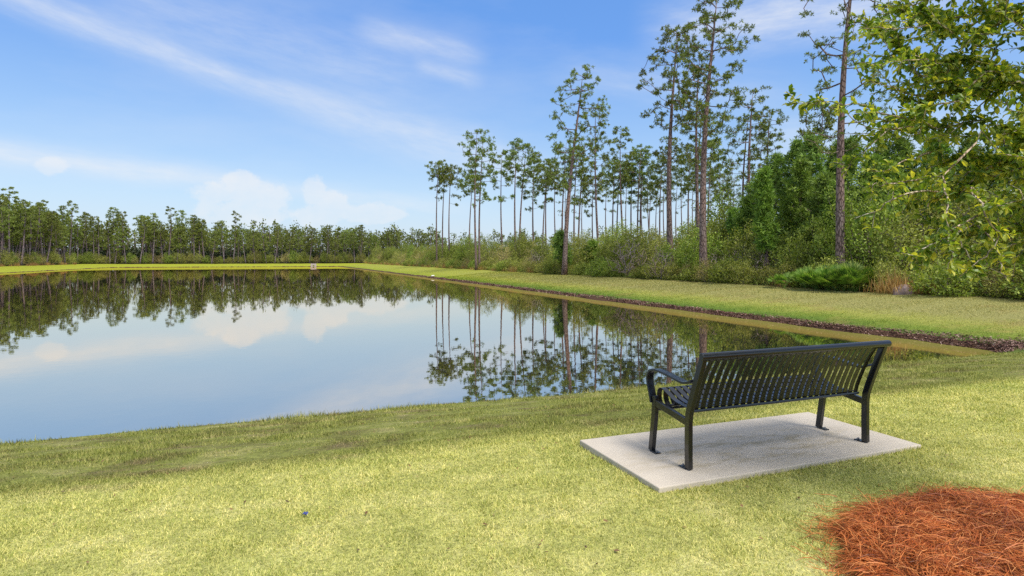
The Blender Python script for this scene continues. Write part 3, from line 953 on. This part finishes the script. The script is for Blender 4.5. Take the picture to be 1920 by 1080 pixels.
# ------------------------------------------------------------------ shrubs
def shrub(name, R, Hh, nt, leaf, nl=15, ll=.11, lw=.028, spread=.28, stems=5, low=.12, stemmat='stem', rt=.006, dome=.6, sparse=1.):
    root = empty(name, (0, 0, -50))
    b = MB()
    T = []
    while len(T) < nt:
        p = rng.uniform(-1, 1, 3); p[2] = abs(p[2])
        rr = math.hypot(p[0], p[1])
        if rr ** 2 + (p[2]) ** 2.2 < 1 and (rr ** 2 + p[2] ** 2 > .25 or rng.uniform() < .3):
            f = 1 + .28 * math.sin(3.1 * math.atan2(p[1], p[0]) + R * 7) * p[2] + .2 * math.sin(7 * p[0] + Hh)
            T.append((p[0] * R * f * (.75 + .25 * min(1, p[2] * 3)), p[1] * R * f * (.75 + .25 * min(1, p[2] * 3)), Hh * (low + (1 - low) * p[2]) * (1 + .12 * math.sin(5 * p[0] + 3 * p[1]))))
    T = np.array(T)
    nodes = [(0, 0, -.1)]
    for s in range(stems):
        a = 2 * PI * s / stems + rng.uniform(0, 1)
        nodes.append((math.cos(a) * R * .12, math.sin(a) * R * .12, .05))
    nodes = np.array(nodes)
    arr, parent, rad, tips, N0 = grow(nodes, T, seg=.35, kpath=.3, bend=.1, rt=rt, expo=.4)
    frusta(b, arr, parent, rad, 1, 3)
    kids = [b.build('stem', M[stemmat], root)]
    if leaf:
        b = MB()
        C = np.repeat(T, nl, 0); n = len(C)
        C = C + rand_dir(n) * (rng.uniform(0, 1, (n, 1)) ** .6) * spread
        C[:, 2] = np.maximum(C[:, 2], .02)
        D = rand_dir(n, .5)
        quads(b, C, D * (rng.uniform(.6, 1.2, n) * ll)[:, None], perp_to(D) * (lw * rng.uniform(.7, 1.2, n))[:, None])
        kids.append(b.build('foliage', M[leaf], root))
    return root, kids


SH = {
    'lowg': shrub('shrub', 1.2, 1.5, 170, 'leaf_green', 20, .13, .035, .26, low=.05),
    'lowo': shrub('shrub', 1.1, 1.6, 150, 'leaf_olive', 16, .12, .028, .26, low=.05),
    'medg': shrub('shrub', 1.7, 3.0, 300, 'leaf_green', 18, .14, .036, .32),
    'medo': shrub('shrub', 1.5, 3.2, 260, 'leaf_olive', 14, .13, .030, .32),
    'medt': shrub('shrub', 1.6, 2.8, 220, 'leaf_tan', 12, .11, .024, .34),
    'tallg': shrub('shrub', 2.1, 5.0, 460, 'leaf_green', 17, .16, .042, .38, low=.15),
    'tallo': shrub('shrub', 1.9, 4.8, 380, 'leaf_olive', 13, .15, .036, .38, low=.15),
    'bare': shrub('bare_shrub', 1.5, 3.0, 420, None, stemmat='bare', rt=.009, low=.1, stems=7),
}
first_s = {k: True for k in SH}


def put(kind, x, y, s, label, group, cat='shrub', rz=None):
    w, kids = SH[kind]
    loc = (x, y, float(H(x, y)) - .03); rz = rng.uniform(0, 2 * PI) if rz is None else rz
    sc_ = (s * rng.uniform(.9, 1.15), s * rng.uniform(.9, 1.15), s * rng.uniform(.9, 1.12))
    if first_s[kind]:
        w.location = loc; w.rotation_euler = (0, 0, rz); w.scale = sc_; first_s[kind] = False; o = w
    else:
        o = copy_tree(w, kids, loc, rz, sc_)
    tag(o, label, cat, group); return o


GF = 'low shrubs along the front of the right thicket'
GM = 'head high shrubs in the right thicket'
GT = 'tall shrubs deep in the right thicket'
y = 8.0
while y < 208:
    st = 1.35 + y * .012
    x = 26.6 + rng.uniform(0, 1.0)
    near_ = y < 75
    kind = rng.choice(['lowg', 'lowo', 'lowg', 'medt'], p=[.3, .35, .15, .2]) if near_ else rng.choice(['lowg', 'lowo', 'medt', 'medo'])
    lb = {'lowg': 'low leafy green shrub at the front edge of the right thicket', 'lowo': 'low olive shrub at the front edge of the right thicket',
          'medt': 'brownish thin leaved shrub at the front edge of the right thicket', 'medo': 'olive shrub at the far front edge of the right thicket'}[kind]
    put(kind, x, y, rng.uniform(.75, 1.15) * (.55 if kind.startswith('med') else 1), lb, GF)
    y += st * rng.uniform(.8, 1.2)
y = 7.0
while y < 210:
    p = [.32, .28, .15, .15, .1] if y < 60 else [.15, .3, .35, .05, .15]
    kind = rng.choice(['medg', 'medo', 'medt', 'tallo', 'tallg'], p=p)
    x = 28.8 + rng.uniform(0, 2.2)
    lb = {'medg': 'dense green shrub in the middle of the right thicket', 'medo': 'olive shrub in the middle of the right thicket', 'medt': 'tan thinly leaved shrub in the middle of the right thicket',
          'tallo': 'tall olive shrub in the middle of the right thicket', 'tallg': 'tall green shrub in the middle of the right thicket'}[kind]
    put(kind, x, y, rng.uniform(1.0, 1.35) * (.82 if kind.startswith('tall') else 1), lb, GM)
    y += (2.1 + y * .016) * rng.uniform(.8, 1.2)
y = 2.0
while y < 200:
    kind = rng.choice(['tallg', 'tallo', 'medg'], p=[.5, .35, .15])
    x = 32.5 + rng.uniform(0, 3.5)
    lb = {'medg': 'dense green shrub at the back of the right thicket', 'tallo': 'tall olive shrub at the back of the right thicket', 'tallg': 'tall green shrub at the back of the right thicket'}[kind]
    s = rng.uniform(.85, 1.1) * (1.35 if y < 22 else (1.15 if y < 36 else 1.0))
    put(kind, x, y, s, lb, GT)
    y += (2.4 + y * .014) * rng.uniform(.8, 1.2)
y = 3.0
while y < 46:
    put('tallg' if rng.uniform() < .7 else 'tallo', 37.5 + rng.uniform(0, 3.5), y, rng.uniform(1.15, 1.5), 'very tall broadleaf shrub at the rear of the right thicket, near the oak', 'very tall shrubs at the rear of the right thicket')
    y += 2.6 * rng.uniform(.8, 1.2)
# individuals one can point to
for px_, z, s, lb in ((1178, 50, 1.1, 'pinkish grey leafless bush left of the tall open crowned pine'), (1240, 45, .8, 'forked bare sapling in front of the tall open crowned pine'),
                      (1440, 38, .8, 'bare grey stemmed bush at the thicket edge below the bright young pine'), (1390, 40.5, .8, 'bare stemmed bush right of the reddish pine'),
                      (1800, 30.5, 1.0, 'bare grey bush seen under the oak twigs'), (1625, 33, 1.1, 'grey leafless bush right of the purplish trunk'), (1345, 42, .7, 'small bare bush at the foot of the reddish pine'),
                      (1005, 70, .9, 'pale leafless bush left of the big leaning trunk'), (900, 96, .9, 'grey leafless bush below the twin pines')):
    x, y = at(px_, z); put('bare', x, y, s, lb, 'leafless bushes in the right thicket')
# left and far banks
for i in range(34):
    y = 112 + i * 2.95 + rng.uniform(0, 1.5)
    kind = rng.choice(['medg', 'medo', 'lowo', 'medt'], p=[.3, .4, .15, .15])
    put(kind, -54.6 - rng.uniform(0, 2.5), y, rng.uniform(.75, 1.25) * (1.5 if kind == 'lowo' else 1), 'rounded shrub at the foot of the pines on the left bank', 'shrubs along the left bank')
for i in range(44):
    x = -58 + i * 2.1 + rng.uniform(0, 1.2)
    kind = rng.choice(['medg', 'medo', 'medt', 'lowo'], p=[.35, .3, .2, .15])
    put(kind, x, 210.4 + rng.uniform(0, 2), rng.uniform(.8, 1.35) * (1.4 if kind == 'lowo' else 1), 'rounded shrub at the foot of the pines on the far bank', 'shrubs along the far bank')


# dry grass clumps
def dry_clump(n=130, h=1.1, r=.35):
    b = MB()
    C = np.stack([rng.normal(0, r * .8, n), rng.normal(0, r * .6, n), np.zeros(n)], 1)
    a = rng.uniform(0, 2 * PI, n); th = np.abs(rng.normal(.12, .34, n))
    D = np.stack([np.cos(a) * np.sin(th), np.sin(a) * np.sin(th), np.cos(th)], 1) * (h * rng.uniform(.25, 1.1, n))[:, None]
    quads(b, C, D, perp_to(D) * .011)
    return b.build('dry_grass_clump', M['dry'])


DC = [dry_clump(), dry_clump(90, .9, .5), dry_clump(160, 1.3, .4)]
fd = [True] * 3


def put_dry(x, y, s, lb, gp):
    i = int(rng.integers(0, 3))
    o = DC[i] if fd[i] else DC[i].copy()
    if not fd[i]: col.objects.link(o)
    fd[i] = False
    o.location = (x, y, float(H(x, y)) - .02); o.rotation_euler = (0, 0, rng.uniform(0, 6)); o.scale = (s, s, s)
    tag(o, lb, 'dry grass', gp)


for px_, z, s, lb in ((1629, 27.8, 1.05, 'single tall orange dry grass clump right of the palmettos'), (1668, 27.2, 1.0, 'orange dry grass clump left of the boulder'), (1676, 27.0, 1.15, 'orange dry grass clump leaning over the boulder'),
                      (1690, 27.3, .8, 'dry grass clump behind the boulder'), (1722, 26.6, .85, 'greenish dry grass clump right of the boulder'), (1746, 26.3, .9, 'tall tan dry grass clump under the hanging oak twigs'),
                      (1780, 25.8, .8, 'tan dry grass clump rightmost under the oak twigs'), (1345, 44, .6, 'tan dry grass clump at the foot of the reddish pine'), (1465, 33.5, .9, 'tan dry grass left of the palmettos')):
    x, y = at(px_, z); x = max(x, 26.1); put_dry(x, y, s, lb, 'dry grass clumps at the thicket edge')
for i in range(30):
    put_dry(-53.6 + rng.normal(0, .3), 118 + i * 2.7 + rng.uniform(0, 2), rng.uniform(.6, 1.0), 'tan dry grass clump below the shrubs of the left bank', 'dry grass clumps on the left bank')
for i in range(34):
    put_dry(25.9 + rng.normal(0, .3), 60 + i * 4.2 + rng.uniform(0, 3), rng.uniform(.5, .95), 'orange dry grass clump along the far stretch of the right bank', 'dry grass clumps on the far right bank')


# palmettos
def palmetto():
    b = MB()
    for k in range(16):
        a = rng.uniform(0, 2 * PI); el = rng.uniform(.5, 1.3); L = rng.uniform(.45, .85)
        d = np.array([math.cos(a) * math.cos(el), math.sin(a) * math.cos(el), math.sin(el)])
        c = d * L
        b.tube([(0, 0, 0), c * .5 + (0, 0, .05), c], .008, 3, False)
        s1 = np.cross(d, (0, 0, 1.)); s1 /= np.linalg.norm(s1); up = np.cross(s1, d)
        nb = 15
        ang = np.linspace(-1.35, 1.35, nb)
        D = np.array([d * math.cos(t) + s1 * math.sin(t) - .18 * abs(math.sin(t)) * up for t in ang]) * rng.uniform(.38, .5)
        S = np.array([np.cross(up, x_) for x_ in D]); S = S / np.linalg.norm(S, axis=1)[:, None] * .034
        quads(b, np.repeat(c[None], nb, 0), D, S)
    return b.build('palmetto', M['palmetto'])


PM = [palmetto(), palmetto(), palmetto()]
fp = [True] * 3
pal = [(1470, 33), (1492, 31.5), (1508, 30.6), (1524, 31), (1541, 30.2), (1556, 29.8), (1572, 29.4), (1590, 29.0), (1607, 29.2), (1532, 29.4), (1500, 29.8), (1562, 28.9), (1580, 28.7)]
for j, (px_, z) in enumerate(pal):
    x, y = at(px_, z); x = max(x, 26.0); i = j % 3
    o = PM[i] if fp[i] else PM[i].copy()
    if not fp[i]: col.objects.link(o)
    fp[i] = False
    o.location = (x, y, float(H(x, y)) - .02); o.rotation_euler = (0, 0, rng.uniform(0, 6)); s = rng.uniform(.95, 1.3); o.scale = (s, s, s)
    tag(o, 'low fan leaved palmetto in the clump around the purplish pine trunk', 'palmetto', 'palmettos around the purplish pine trunk')

# undergrowth mass closing the thicket floor
n = 90000
y = rng.uniform(0, 1, n) ** 1.5 * 205 + 2
x = 26.2 + np.abs(rng.normal(0, 1, n)) * 2.6 + .3
hz_ = rng.uniform(0, 1, n) ** 1.4 * (.35 + .5 * ss(x, 26, 29)) * (1 + .5 * wob(x, y * .6))
C = np.stack([x, y, H(x, y) + hz_], 1)
D = rand_dir(n, .7); s_ = (np.hypot(x, y) / 40) ** .6
quads(C=C, D=D * (rng.uniform(.07, .15, n) * s_)[:, None], S=perp_to(D) * (.028 * s_)[:, None], b=(ub := MB()))
tag(ub.build('undergrowth', M['leaf_green']), 'tangled green undergrowth on the floor of the right thicket', 'undergrowth', kind='stuff')

# ------------------------------------------------------------------ oak
oak_c = cw(3.02, 2.92)
oak = empty('oak_tree', (0, 0, 0))
tag(oak, 'young oak overhanging the right side, with large yellow green leaves', 'oak tree')


def C3(X, Z, h):
    x, y = cw(X, Z); return (x, y, h)


def pp(px_, py_, Z):
    x, y = at(px_, Z); return (x, y, hz(py_, Z))


tk = smoothp([C3(3.02, 2.92, LAWN - .1), C3(3.03, 2.94, .5), C3(3.08, 3.0, 1.1), C3(3.12, 3.1, 1.6), C3(3.2, 3.25, 2.2), C3(3.28, 3.4, 2.8), C3(3.3, 3.5, 3.5), C3(3.35, 3.55, 4.3)], 3)
b = MB(); b.tube(tk, np.linspace(.07, .018, len(tk)), 10)
T = []
ell = [((3.55, 3.75, 3.3), (1.35, 1.05, 1.5), 560), ((2.78, 3.65, 3.0), (.66, .6, .55), 125), ((2.62, 3.6, 2.42), (.56, .5, .34), 85), ((3.3, 3.5, 1.85), (.62, .6, .48), 130), ((2.85, 3.6, 2.02), (.46, .5, .40), 85)]
for c, r, n_ in ell:
    k = 0
    while k < n_:
        p = rng.uniform(-1, 1, 3); q = np.linalg.norm(p)
        if q > 1 or (q < .35 and rng.uniform() < .6): continue
        X, Z, h = c[0] + p[0] * r[0], c[1] + p[1] * r[1], c[2] + p[2] * r[2]
        if Z < 2.75 or X < 1.9: continue
        T.append(C3(X, Z, h)); k += 1
twigs = [
    ([(1760, 240), (1700, 222), (1600, 196), (1540, 190), (1482, 196)], 3.4, 1.), ([(1800, 30), (1720, 50), (1660, 52), (1615, 52)], 3.5, .8),
    ([(1780, 115), (1720, 112), (1660, 120), (1605, 118)], 3.4, 1.), ([(1780, 235), (1700, 238), (1630, 240), (1575, 205)], 3.5, .8),
    ([(1770, 360), (1700, 362), (1650, 390), (1604, 414)], 3.2, .6), ([(1760, 280), (1700, 300), (1650, 322), (1622, 310)], 3.4, .8),
    ([(1772, 330), (1776, 385), (1778, 435), (1768, 450), (1725, 470), (1704, 498)], 3.0, .75), ([(1776, 437), (1783, 470), (1780, 505)], 3.0, .7),
    ([(1820, 350), (1850, 400), (1872, 450), (1838, 490), (1798, 522)], 3.0, .8), ([(1872, 455), (1874, 490), (1886, 525)], 3.0, .7),
    ([(1770, 445), (1800, 455), (1815, 480)], 3.05, .7), ([(1740, 330), (1690, 345), (1640, 345), (1630, 350)], 3.3, .7),
    ([(1800, 170), (1730, 180), (1660, 160), (1625, 150)], 3.6, .9), ([(1870, 90), (1800, 70), (1740, 10)], 3.5, 1.),
    ([(1700, 222), (1650, 260), (1600, 300), (1585, 330)], 3.45, .9),
]
arr, parent, rad, tips, N0 = grow(tk[8:], np.array(T), seg=.14, kpath=.22, bend=.16, rt=.0018, expo=.5)
frusta(b, arr, parent, rad, N0, 5)
seg_list = []   # (point, direction) spots to hang leaves from
for t in tips:
    i = t; L = 0
    while L < .34 and i >= N0:
        p, q = arr[i], arr[parent[i]]; d = p - q; l = np.linalg.norm(d)
        if l > 1e-4: seg_list.append((q, p, d / l, l, 1.0))
        L += l; i = parent[i]
for pts_, Z, dens in twigs:
    P3 = smoothp([pp(a, c, Z + (.25 if k == 0 else 0)) for k, (a, c) in enumerate(pts_)], 4)
    P3 = P3 + rng.normal(0, .006, P3.shape)
    # root the twig in the tree
    j = int(np.argmin(np.linalg.norm(arr - P3[0], axis=1))); P3 = np.vstack([arr[j], P3])
    b.tube(P3, np.linspace(.0055, .0022, len(P3)), 5)
    for i in range(len(P3) - 1):
        d = P3[i + 1] - P3[i]; l = np.linalg.norm(d)
        if l > 1e-4: seg_list.append((P3[i], P3[i + 1], d / l, l, 1.6 * dens))
        if dens > .5 and i % 3 == 1:      # side twigs
            e = P3[i] + (d / (l + 1e-9) * .5 + rand_dir(1)[0] * .8) * rng.uniform(.08, .16)
            b.tube([P3[i], e], [.003, .0015], 3, False); dd = e - P3[i]; ll = np.linalg.norm(dd); seg_list.append((P3[i], e, dd / ll, ll, 2.6 * dens))
b.build('trunk', M['bark_oak'], oak, smooth=True)
Cs, Ds = [], []
for q, p, d, l, w in seg_list:
    k = rng.poisson(l * 88 * w)
    if k:
        t = rng.uniform(0, 1, (k, 1)); Cs.append(q + (p - q) * t)
        Ds.append(d[None] * .55 + rand_dir(k) * .9 + np.array([[0, 0, -.05]]))
Cs = np.concatenate(Cs); Ds = np.concatenate(Ds); Ds /= np.linalg.norm(Ds, axis=1)[:, None]
n = len(Cs); Ln = rng.uniform(.030, .064, n); W = Ln * rng.uniform(.17, .24, n)
up = rand_dir(n, 1.6); S = np.cross(Ds, up); S /= np.linalg.norm(S, axis=1)[:, None]; Nn = np.cross(S, Ds)
Bq = Cs + Ds * .006
Tq = Cs + Ds * Ln[:, None] - Nn * (Ln * .12)[:, None]
m1 = Cs + Ds * (Ln * .36)[:, None]; m2 = Cs + Ds * (Ln * .72)[:, None]
lift = Nn * (W * .35)[:, None]
V = np.stack([Bq, m1 + S * (W * .62)[:, None] + lift, m2 + S * W[:, None] + lift, Tq, m2 - S * W[:, None] + lift, m1 - S * (W * .62)[:, None] + lift, m1, m2], 1).reshape(-1, 3)
base = (np.arange(n) * 8)[:, None, None]
qd = np.array([[0, 1, 2, 6], [6, 2, 3, 7], [0, 6, 4, 5], [6, 7, 3, 4]])[None]
b = MB(); b.add(V, (base + qd).reshape(-1, 4))
b.build('crown', M['oak_leaf'], oak)
print('oak leaves', n)

# ------------------------------------------------------------------ small things
# outlet headwall at the far bank
ow = empty('outlet_headwall', (9.9, 200.2, WZ)); tag(ow, 'small pale concrete outlet wall at the far edge of the water', 'headwall')
b = MB(); b.box((-.6, 0, .3), (.5, .4, 1.3)); b.box((.6, 0, .3), (.5, .4, 1.3)); b.box((0, 0, .70), (.7, .4, .5)); b.box((0, 0, .0), (.7, .4, .24)); b.build('wall', M['grey_conc'], ow)
b = MB(); b.tube([(0, -.25, .28), (0, .3, .28)], .16, 14); b.build('pipe', M['dark'], ow)
# pale stick on the right bank, litter at the water line
x1, y1 = at(1104, 34); x2, y2 = at(1125, 34.6)
b = MB(); P3 = np.array([(x1, y1, float(H(x1, y1)) + .03), ((x1 + x2) / 2, (y1 + y2) / 2 + .03, float(H((x1 + x2) / 2, (y1 + y2) / 2)) + .05), (x2, y2, float(H(x2, y2)) + .04)])
b.tube(P3, [.022, .018, .010], 6); b.tube([P3[1], P3[1] + (.12, .05, .05)], [.012, .006], 5)
tag(b.build('broken_branch', M['bare']), 'pale broken branch lying on the right bank near the water', 'branch')
x, y = V1 + .25, 76.
b = MB(); b.tube([(0, 0, 0), (.05, .02, .05), (.22, .05, .09), (.42, .1, .08), (.47, .11, .08)], [.04, .07, .075, .07, .025], 8)
lt = b.build('plastic_bottle', M['white'], smooth=True); lt.location = (x, y, float(H(x, y)) + .04); tag(lt, 'small white bottle like litter at the edge of the right bank', 'litter')
# blue scrap on the lawn
x, y = at(573, 3.71); g_ = np.linspace(-1, 1, 7)
gxx, gyy = np.meshgrid(g_, g_); zz = .006 * np.sin(3 * gxx + 2 * gyy) + .004 * np.cos(5 * gyy) + .005
idx = np.arange(49).reshape(7, 7); Q = np.stack([idx[:-1, :-1], idx[:-1, 1:], idx[1:, 1:], idx[1:, :-1]], -1).reshape(-1, 4)
b = MB(); b.add(np.stack([gxx * .014, gyy * .009 * (1 - .3 * gxx), zz], -1).reshape(-1, 3), Q)
bs = b.build('plastic_scrap', M['blue']); bs.location = (x, y, LAWN + .02); bs.rotation_euler = (.2, .1, .4)
so = bs.modifiers.new('thick', 'SOLIDIFY'); so.thickness = .0015
tag(bs, 'tiny crumpled blue scrap lying on the lawn', 'scrap')
# boulder at the thicket edge
x, y = at(1696, 27.0); x = max(x, 26.2)
me_b = MB(); nu, nv = 16, 10; V = []
for i in range(nv + 1):
    for j in range(nu):
        a, e = 2 * PI * j / nu, PI / 2 * i / nv
        r = 1 + .14 * math.sin(3 * a + 2 * e) + .09 * math.sin(7 * a - 4 * e)
        V.append((.52 * r * math.cos(a) * math.cos(e), .35 * r * math.sin(a) * math.cos(e), .42 * r * math.sin(e) ** .8 - .05))
me_b.add(V, [[i * nu + j, i * nu + (j + 1) % nu, (i + 1) * nu + (j + 1) % nu, (i + 1) * nu + j] for i in range(nv) for j in range(nu)])
bo = me_b.build('boulder', M['boulder'], smooth=True); bo.location = (x, y, float(H(x, y)))
tag(bo, 'weathered pinkish grey boulder half hidden by orange dry grass', 'boulder')

# ------------------------------------------------------------------ world
world = bpy.data.worlds.new('World'); sc.world = world; world.use_nodes = True
g = NT(world.node_tree)
SUN_EL, SUNX, SUNZ = 56., .62, -.78
sx_, sy_ = cw(SUNX, SUNZ); az_sun = math.atan2(sx_, sy_)
sky = g.n('ShaderNodeTexSky'); sky.sky_type = 'NISHITA'; sky.sun_disc = False
sky.sun_elevation = math.radians(SUN_EL); sky.sun_rotation = az_sun
sky.air_density = 1.0; sky.dust_density = 1.2; sky.ozone_density = 1.6; sky.altitude = 0
tc = g.n('ShaderNodeTexCoord').outputs['Generated']
sp = g.n('ShaderNodeSeparateXYZ', i_0=tc)
az = g.m('SUBTRACT', g.m('MULTIPLY', g.m('ARCTAN2', sp.outputs[0], sp.outputs[1]), 180 / PI), math.degrees(TH))  # degrees right of the bench axis view
el = g.m('MULTIPLY', g.m('ARCSINE', sp.outputs[2]), 180 / PI)
ae = g.n('ShaderNodeCombineXYZ', i_0=az, i_1=el)


def streak(x0, y0, x1, y1, w, soft_n, amp, seed, wx=1.):
    """cirrus band along a line in azimuth / elevation, torn by stretched noise"""
    dx, dy = x1 - x0, y1 - y0; L = math.hypot(dx, dy); ux, uy = dx / L, dy / L
    a_x = g.m('SUBTRACT', az, x0); a_y = g.m('SUBTRACT', el, y0)
    s = g.m('ADD', g.m('MULTIPLY', a_x, ux), g.m('MULTIPLY', a_y, uy))
    t = g.m('ADD', g.m('MULTIPLY', a_x, -uy), g.m('MULTIPLY', a_y, ux))
    v = g.n('ShaderNodeCombineXYZ', i_0=g.m('MULTIPLY', s, .10), i_1=g.m('MULTIPLY', t, .42), i_2=seed)
    nz = g.noise(v, 1.0, 6, .6, .6)
    tt = g.m('ADD', t, g.m('MULTIPLY_ADD', nz, soft_n, -soft_n / 2))
    band = g.m('EXPONENT', g.m('MULTIPLY', g.m('POWER', g.m('DIVIDE', g.m('ABSOLUTE', tt), w), 2.), -1.))
    ends = g.m('MULTIPLY', g.mapr(s, -L * .15, L * .2, 0, 1, True), g.mapr(s, L * .75, L * 1.15, 1, 0, True))
    n2 = g.noise(v, 2.6, 6, .65)
    return g.m('MULTIPLY', g.m('MULTIPLY', band, ends), g.m('MULTIPLY', g.mapr(n2, .25, .75, .35, 1.), amp))


def puff(x0, y0, rx, ry, amp, seed, edge=.55, ns=.35, soft=.25):
    a_x = g.m('DIVIDE', g.m('SUBTRACT', az, x0), rx); a_y = g.m('DIVIDE', g.m('SUBTRACT', el, y0), ry)
    d = g.m('SQRT', g.m('ADD', g.m('POWER', g.m('ABSOLUTE', a_x), 2.), g.m('POWER', g.m('ABSOLUTE', a_y), 2.)))
    v = g.n('ShaderNodeCombineXYZ', i_0=az, i_1=g.m('MULTIPLY', el, 1.3), i_2=seed)
    nz = g.noise(v, ns, 7, .6)
    f = g.m('ADD', g.m('SUBTRACT', 1., d), g.m('MULTIPLY_ADD', nz, edge * 2, -edge))
    return g.m('MULTIPLY', g.mapr(f, 0, soft, 0, 1, True), amp)


def cumulus(L, amp, seed):
    best = None
    for x0, y0, rx, ry in L:
        a_x = g.m('DIVIDE', g.m('SUBTRACT', az, x0), rx); a_y = g.m('DIVIDE', g.m('SUBTRACT', el, y0), ry)
        d = g.m('SUBTRACT', 1., g.m('SQRT', g.m('ADD', g.m('POWER', g.m('ABSOLUTE', a_x), 2.), g.m('POWER', g.m('ABSOLUTE', a_y), 2.))))
        best = d if best is None else g.m('SMOOTH_MAX', best, d, .25)
    v = g.n('ShaderNodeCombineXYZ', i_0=az, i_1=g.m('MULTIPLY', el, 1.2), i_2=seed)
    f = g.m('ADD', best, g.m('MULTIPLY_ADD', g.noise(v, .75, 8, .62), 1.3, -.62))
    dens = g.mapr(g.noise(v, .5, 6, .6), .3, .7, .6, 1.)
    return g.m('MULTIPLY', g.m('MULTIPLY', g.mapr(f, -.02, .38, 0, 1, True), dens), amp)


cl = [
    streak(-44, 19.5, -16, 13.4, 1.1, 1.5, .52, 1.), streak(-20, 14.2, 4, 8.2, 2.0, 2.2, .45, 2.), streak(-36, 20.5, -8, 16.5, 2.6, 2.2, .30, 3.),
    streak(-46, 8.0, -24, 6.6, .9, .9, .62, 4.), streak(-27, 6.6, -4, 4.8, .9, .9, .4, 5.), streak(-14, 20.5, -3, 18.6, 1.0, 1.2, .45, 6.),
    streak(14, 20.5, 38, 20.0, 2.2, 2., .75, 7.), streak(5, 17.5, 26, 13.5, 1.6, 2., .28, 8.), streak(-9, 17.8, -3, 16.6, .7, 1., .4, 9.),
    streak(22, 10., 40, 9., 2.2, 2., .45, 10.),
cumulus([(-37.6, 7.0, 1.15, .8)], .45, 14.),
    cumulus([(-24.3, 6.3, 1.9, 1.6), (-26.4, 5.5, 2.0, 1.1), (-22.2, 5.2, 2.0, 1.7), (-24, 4., 4.4, 1.5)], .66, 21.),
    cumulus([(-18.3, 6.0, 1.2, 1.4), (-16.7, 5.2, 1.8, 1.2), (-13.5, 4.1, 4.0, 1.1), (-18, 3.8, 2.8, 1.2)], .6, 22.),
]
m_ = cl[0]
for c in cl[1:]:
    m_ = g.m('SUBTRACT', g.m('ADD', m_, c), g.m('MULTIPLY', m_, c))
# thin veil and unseen overhead cloud added to whiten and lift the ambient light
veil = g.noise(g.vmap(tc, (1.4, 1.4, 5)), 1.5, 6, .6)
m_ = g.m('ADD', m_, g.m('MULTIPLY', g.mapr(veil, .42, .72), .16), clamp=True)
over = g.m('MULTIPLY', g.mapr(el, 24, 42, 0, .9, True), g.mapr(g.noise(tc, 2.0, 6, .6), .3, .6, .5, 1))
m_ = g.m('MAXIMUM', m_, over)
hor = g.m('MULTIPLY', g.m('EXPONENT', g.m('MULTIPLY', g.m('ABSOLUTE', el), -.25)), .35)
m_ = g.m('MAXIMUM', m_, hor)
SKYG, CLD = 1.0, 4.9
tone = g.ramp(g.m('DIVIDE', el, 90.), [(0, (3.0, 3.9, 5.0)), (.06, (2.6, 3.75, 5.1)), (.13, (1.6, 2.9, 5.1)), (.22, (.66, 1.95, 5.0)), (.45, (.6, 1.6, 4.2)), (1, (.5, 1.3, 3.6))])
skyc = g.n('ShaderNodeMix'); skyc.data_type = 'RGBA'; skyc.inputs[0].default_value = .72
g.put(skyc.inputs[6], sky.outputs[0]); g.put(skyc.inputs[7], tone)
cloudc = (CLD * .95, CLD * .98, CLD * 1.02)
cx = g.mix(m_, skyc.outputs[2], cloudc)
bg = g.n('ShaderNodeBackground', i_Color=cx, i_Strength=.11)
ow_ = g.n('ShaderNodeOutputWorld'); g.t.links.new(bg.outputs[0], ow_.inputs[0])

sun = bpy.data.lights.new('sun', 'SUN'); sun.energy = 3.0; sun.angle = math.radians(22); sun.color = (1, .955, .88)
so_ = bpy.data.objects.new('sun', sun); col.objects.link(so_)
ce = math.cos(math.radians(SUN_EL)); dv = Vector((math.sin(az_sun) * ce, math.cos(az_sun) * ce, math.sin(math.radians(SUN_EL))))
so_.rotation_euler = dv.to_track_quat('Z', 'Y').to_euler(); so_.location = (0, 0, 60)

# ------------------------------------------------------------------ camera
cam = bpy.data.cameras.new('camera'); co = bpy.data.objects.new('camera', cam); col.objects.link(co)
cam.sensor_width = 36; cam.lens = 36 * F / 1920; cam.shift_y = -(540 - HY) / 1920
co.location = (0, 0, CH); co.rotation_euler = (PI / 2, 0, -TH); cam.clip_end = 6000; cam.clip_start = .05
sc.camera = co
sc.view_settings.view_transform = 'Standard'; sc.view_settings.look = 'None'; sc.view_settings.gamma = 1
sc.view_settings.exposure = 0.75
sc.cycles.max_bounces = 6; sc.cycles.transparent_max_bounces = 4; sc.cycles.use_denoising = False
